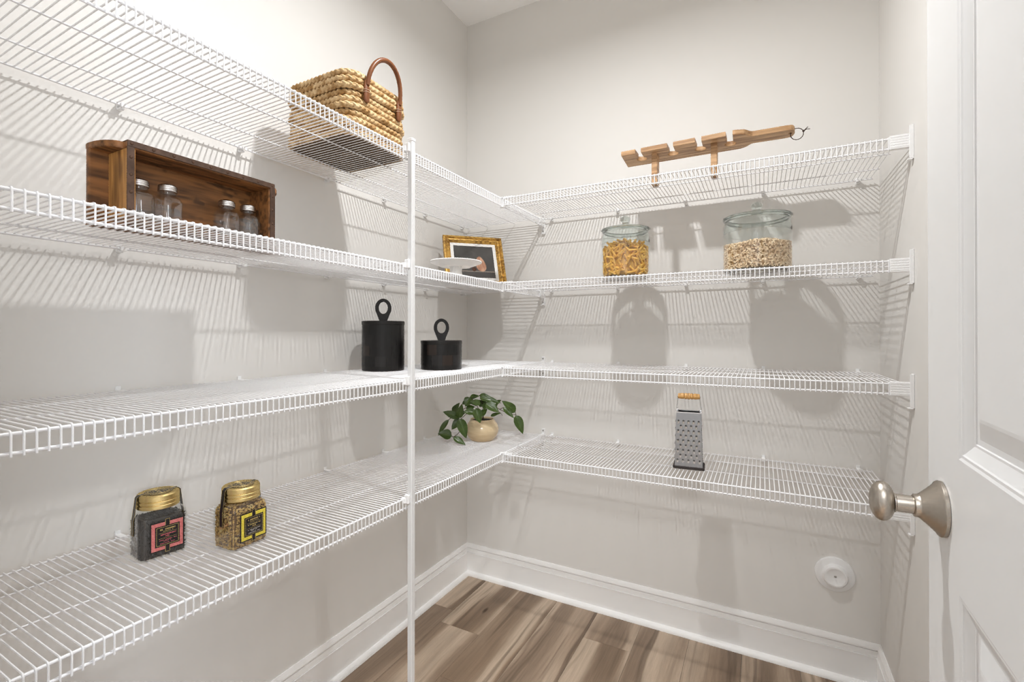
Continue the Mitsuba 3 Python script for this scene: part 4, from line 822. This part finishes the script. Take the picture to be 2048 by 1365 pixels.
# ------------------------------------------------------------------ box grater (bottom shelf, back wall)
gr = thing('box_grater', 'four-sided steel box grater with a turned wooden handle and dark base', 'grater')
gx, gy, grz = 1.0865, -0.2610, 0.085; gz = Z4 + 0.0002
def G(m): return mv(m, gx, gy, gz, rz=grz)
wb_, db_, wt_, dt_, gh = 0.0445, 0.0350, 0.0395, 0.0230, 0.190      # half widths at the base and at the top
put('base', G(cat([unman(man(soft_extrude(rrect(0.1010, 0.0840, 0.008), 0.0085, 0.002)) - man(extrude(rrect(0.076, 0.058, 0.004), 0.05, -0.02)))])), 'mat_rubber', gr, smooth=30)
def gside(k, s, u, o=0.0):
    """point on side k (0 front -y, 1 right +x, 2 back, 3 left): s in -1..1 across, u in 0..1 up, o out"""
    hw = (wb_ + (wt_ - wb_) * u) if k % 2 == 0 else (db_ + (dt_ - db_) * u); off = (db_ + (dt_ - db_) * u) if k % 2 == 0 else (wb_ + (wt_ - wb_) * u)
    z = 0.006 + (gh - 0.006) * u; p = np.array([s * hw, -(off + o), z])
    c, q = [(1, 0), (0, 1), (-1, 0), (0, -1)][k]; return np.array([c * p[0] - q * p[1], q * p[0] + c * p[1], z])
def gplate(k):
    v, f = [], []
    for o in (0.0, -0.0008):
        for u in (0.0, 1.0):
            for s in np.linspace(-1, 1, 2): v.append(gside(k, s, u, o))
    f = [[0, 1, 3], [0, 3, 2], [5, 4, 6], [5, 6, 7], [2, 3, 7], [2, 7, 6], [1, 0, 4], [1, 4, 5], [0, 2, 6], [0, 6, 4], [3, 1, 5], [3, 5, 7]]
    return trimesh.Trimesh(v, f, process=False)
def tooth(k, s, u, r=0.0050):
    """a raised tear-drop cutter with a dark disc for the shade in its opening"""
    c = gside(k, s, u); ex = gside(k, s + 0.02, u) - gside(k, s - 0.02, u); ex /= np.linalg.norm(ex); ez = gside(k, s, u + 0.02) - gside(k, s, u - 0.02); ez /= np.linalg.norm(ez); en = np.cross(ex, ez)
    if en @ (gside(k, s, u, 0.01) - c) < 0: en = -en
    a = np.linspace(0, 2 * PI, 13)[:-1]; rings = []
    for q, h in ((1.0, 0.0), (0.82, 0.0010), (0.5, 0.0017)):
        rings.append(np.array([c + ex * r * q * math.cos(t_) * (1 - 0.18 * (1 - math.sin(t_)) / 2) + ez * (r * q * (1.05 * math.sin(t_) if math.sin(t_) > 0 else 1.75 * math.sin(t_)) + 0.0006 * (1 - q)) + en * (h + (0.0006 if h else 0) * math.sin(t_)) for t_ in a]))
    hole = np.array([c + ex * r * 0.58 * math.cos(t_) + ez * (r * 0.55 * math.sin(t_) + r * 0.45) + en * 0.0026 for t_ in a]); hm = trimesh.Trimesh(np.vstack([hole, hole.mean(0)]), [[i, (i + 1) % 12, 12] for i in range(12)], process=False)
    return loft(rings), hm
for k in range(4):
    pk = put('side', G(gplate(k)), 'mat_steel_dark_refl', gr, smooth=False)
    rows = 9 if k == 0 else (3 if k == 1 else 6)
    for rI in range(rows):
        if k == 1:
            cols = [0.0]
        else: cols = list(np.linspace(-0.80, 0.80, 5)) if rI % 2 == 0 else list(np.linspace(-0.60, 0.60, 4))
        u = 0.075 + (rI + 0.5) * 0.80 / rows
        for s in cols:
            b_, h_ = tooth(k, s, u) if k != 1 else tooth(k, s, u, 0.0050)
            tk = put('tooth', G(b_), 'mat_steel', pk, smooth=40) if k == 0 else put('tooth', G(cat([b_])), 'mat_steel', pk, smooth=40)
            put('opening_shade', G(h_), 'mat_hole_shade', pk, smooth=False)  # dark disc, shade of the opening put into its colour
fl_ = loft([np.array([[-wt_ - 0.001, -dt_ - 0.001, gh - 0.002], [wt_ + 0.001, -dt_ - 0.001, gh - 0.002], [wt_ + 0.001, dt_ + 0.001, gh - 0.002], [-wt_ - 0.001, dt_ + 0.001, gh - 0.002]]), np.array([[-wt_ - 0.001, -dt_ - 0.001, gh + 0.001], [wt_ + 0.001, -dt_ - 0.001, gh + 0.001], [wt_ + 0.001, dt_ + 0.001, gh + 0.001], [-wt_ - 0.001, dt_ + 0.001, gh + 0.001]])])
ho_ = box(-wt_ + 0.0012, wt_ - 0.0012, -dt_ + 0.0012, dt_ - 0.0012, gh - 0.1, gh + 0.1)
put('top_rim', G(unman(man(fl_) - man(ho_))), 'mat_steel', gr, smooth=False)
put('inner_shade', G(box(-wt_ + 0.003, wt_ - 0.003, -dt_ + 0.003, dt_ - 0.003, 0.03, 0.034)), 'mat_hole_shade', gr, smooth=False)  # dark plate added inside, stands for the shade within
hz = gh + 0.0525
put('bail', G(cat([tube([(s * (wt_ - 0.001), 0, gh - 0.008), (s * (wt_ + 0.0005), 0, gh + 0.012), (s * (wt_ - 0.0035), 0, hz - 0.012), (s * (wt_ - 0.0030), 0, hz), (s * (wt_ - 0.009), 0, hz)], 0.0014, 8) for s in (-1, 1)])), 'mat_steel', gr, smooth=40)
put('ear', G(cat([cbox(-wt_ - 0.0015, -wt_ + 0.0065, -0.006, 0.006, gh - 0.002, gh + 0.0075, 0.001), cbox(wt_ - 0.0065, wt_ + 0.0015, -0.006, 0.006, gh - 0.002, gh + 0.0075, 0.001)])), 'mat_steel', gr, smooth=False)
hl = wt_ - 0.004; hp_ = [(0, -hl)]
for i in range(61):
    q = -1 + 2 * i / 60; rr = 0.0108 - 0.0022 * q * q - (0.0024 if any(abs(q - g_) < 0.028 for g_ in (-0.42, -0.14, 0.14, 0.42)) else 0) - (0.004 if abs(q) > 0.985 else 0); hp_.append((rr, q * hl))
hp_.append((0, hl)); hm_ = lathe(hp_, 24); hm_.apply_transform(trimesh.transformations.rotation_matrix(PI / 2, [0, 1, 0])); hm_.apply_translation([0, 0, hz])
put('handle', G(hm_), 'mat_handle_wood', gr, smooth=40)
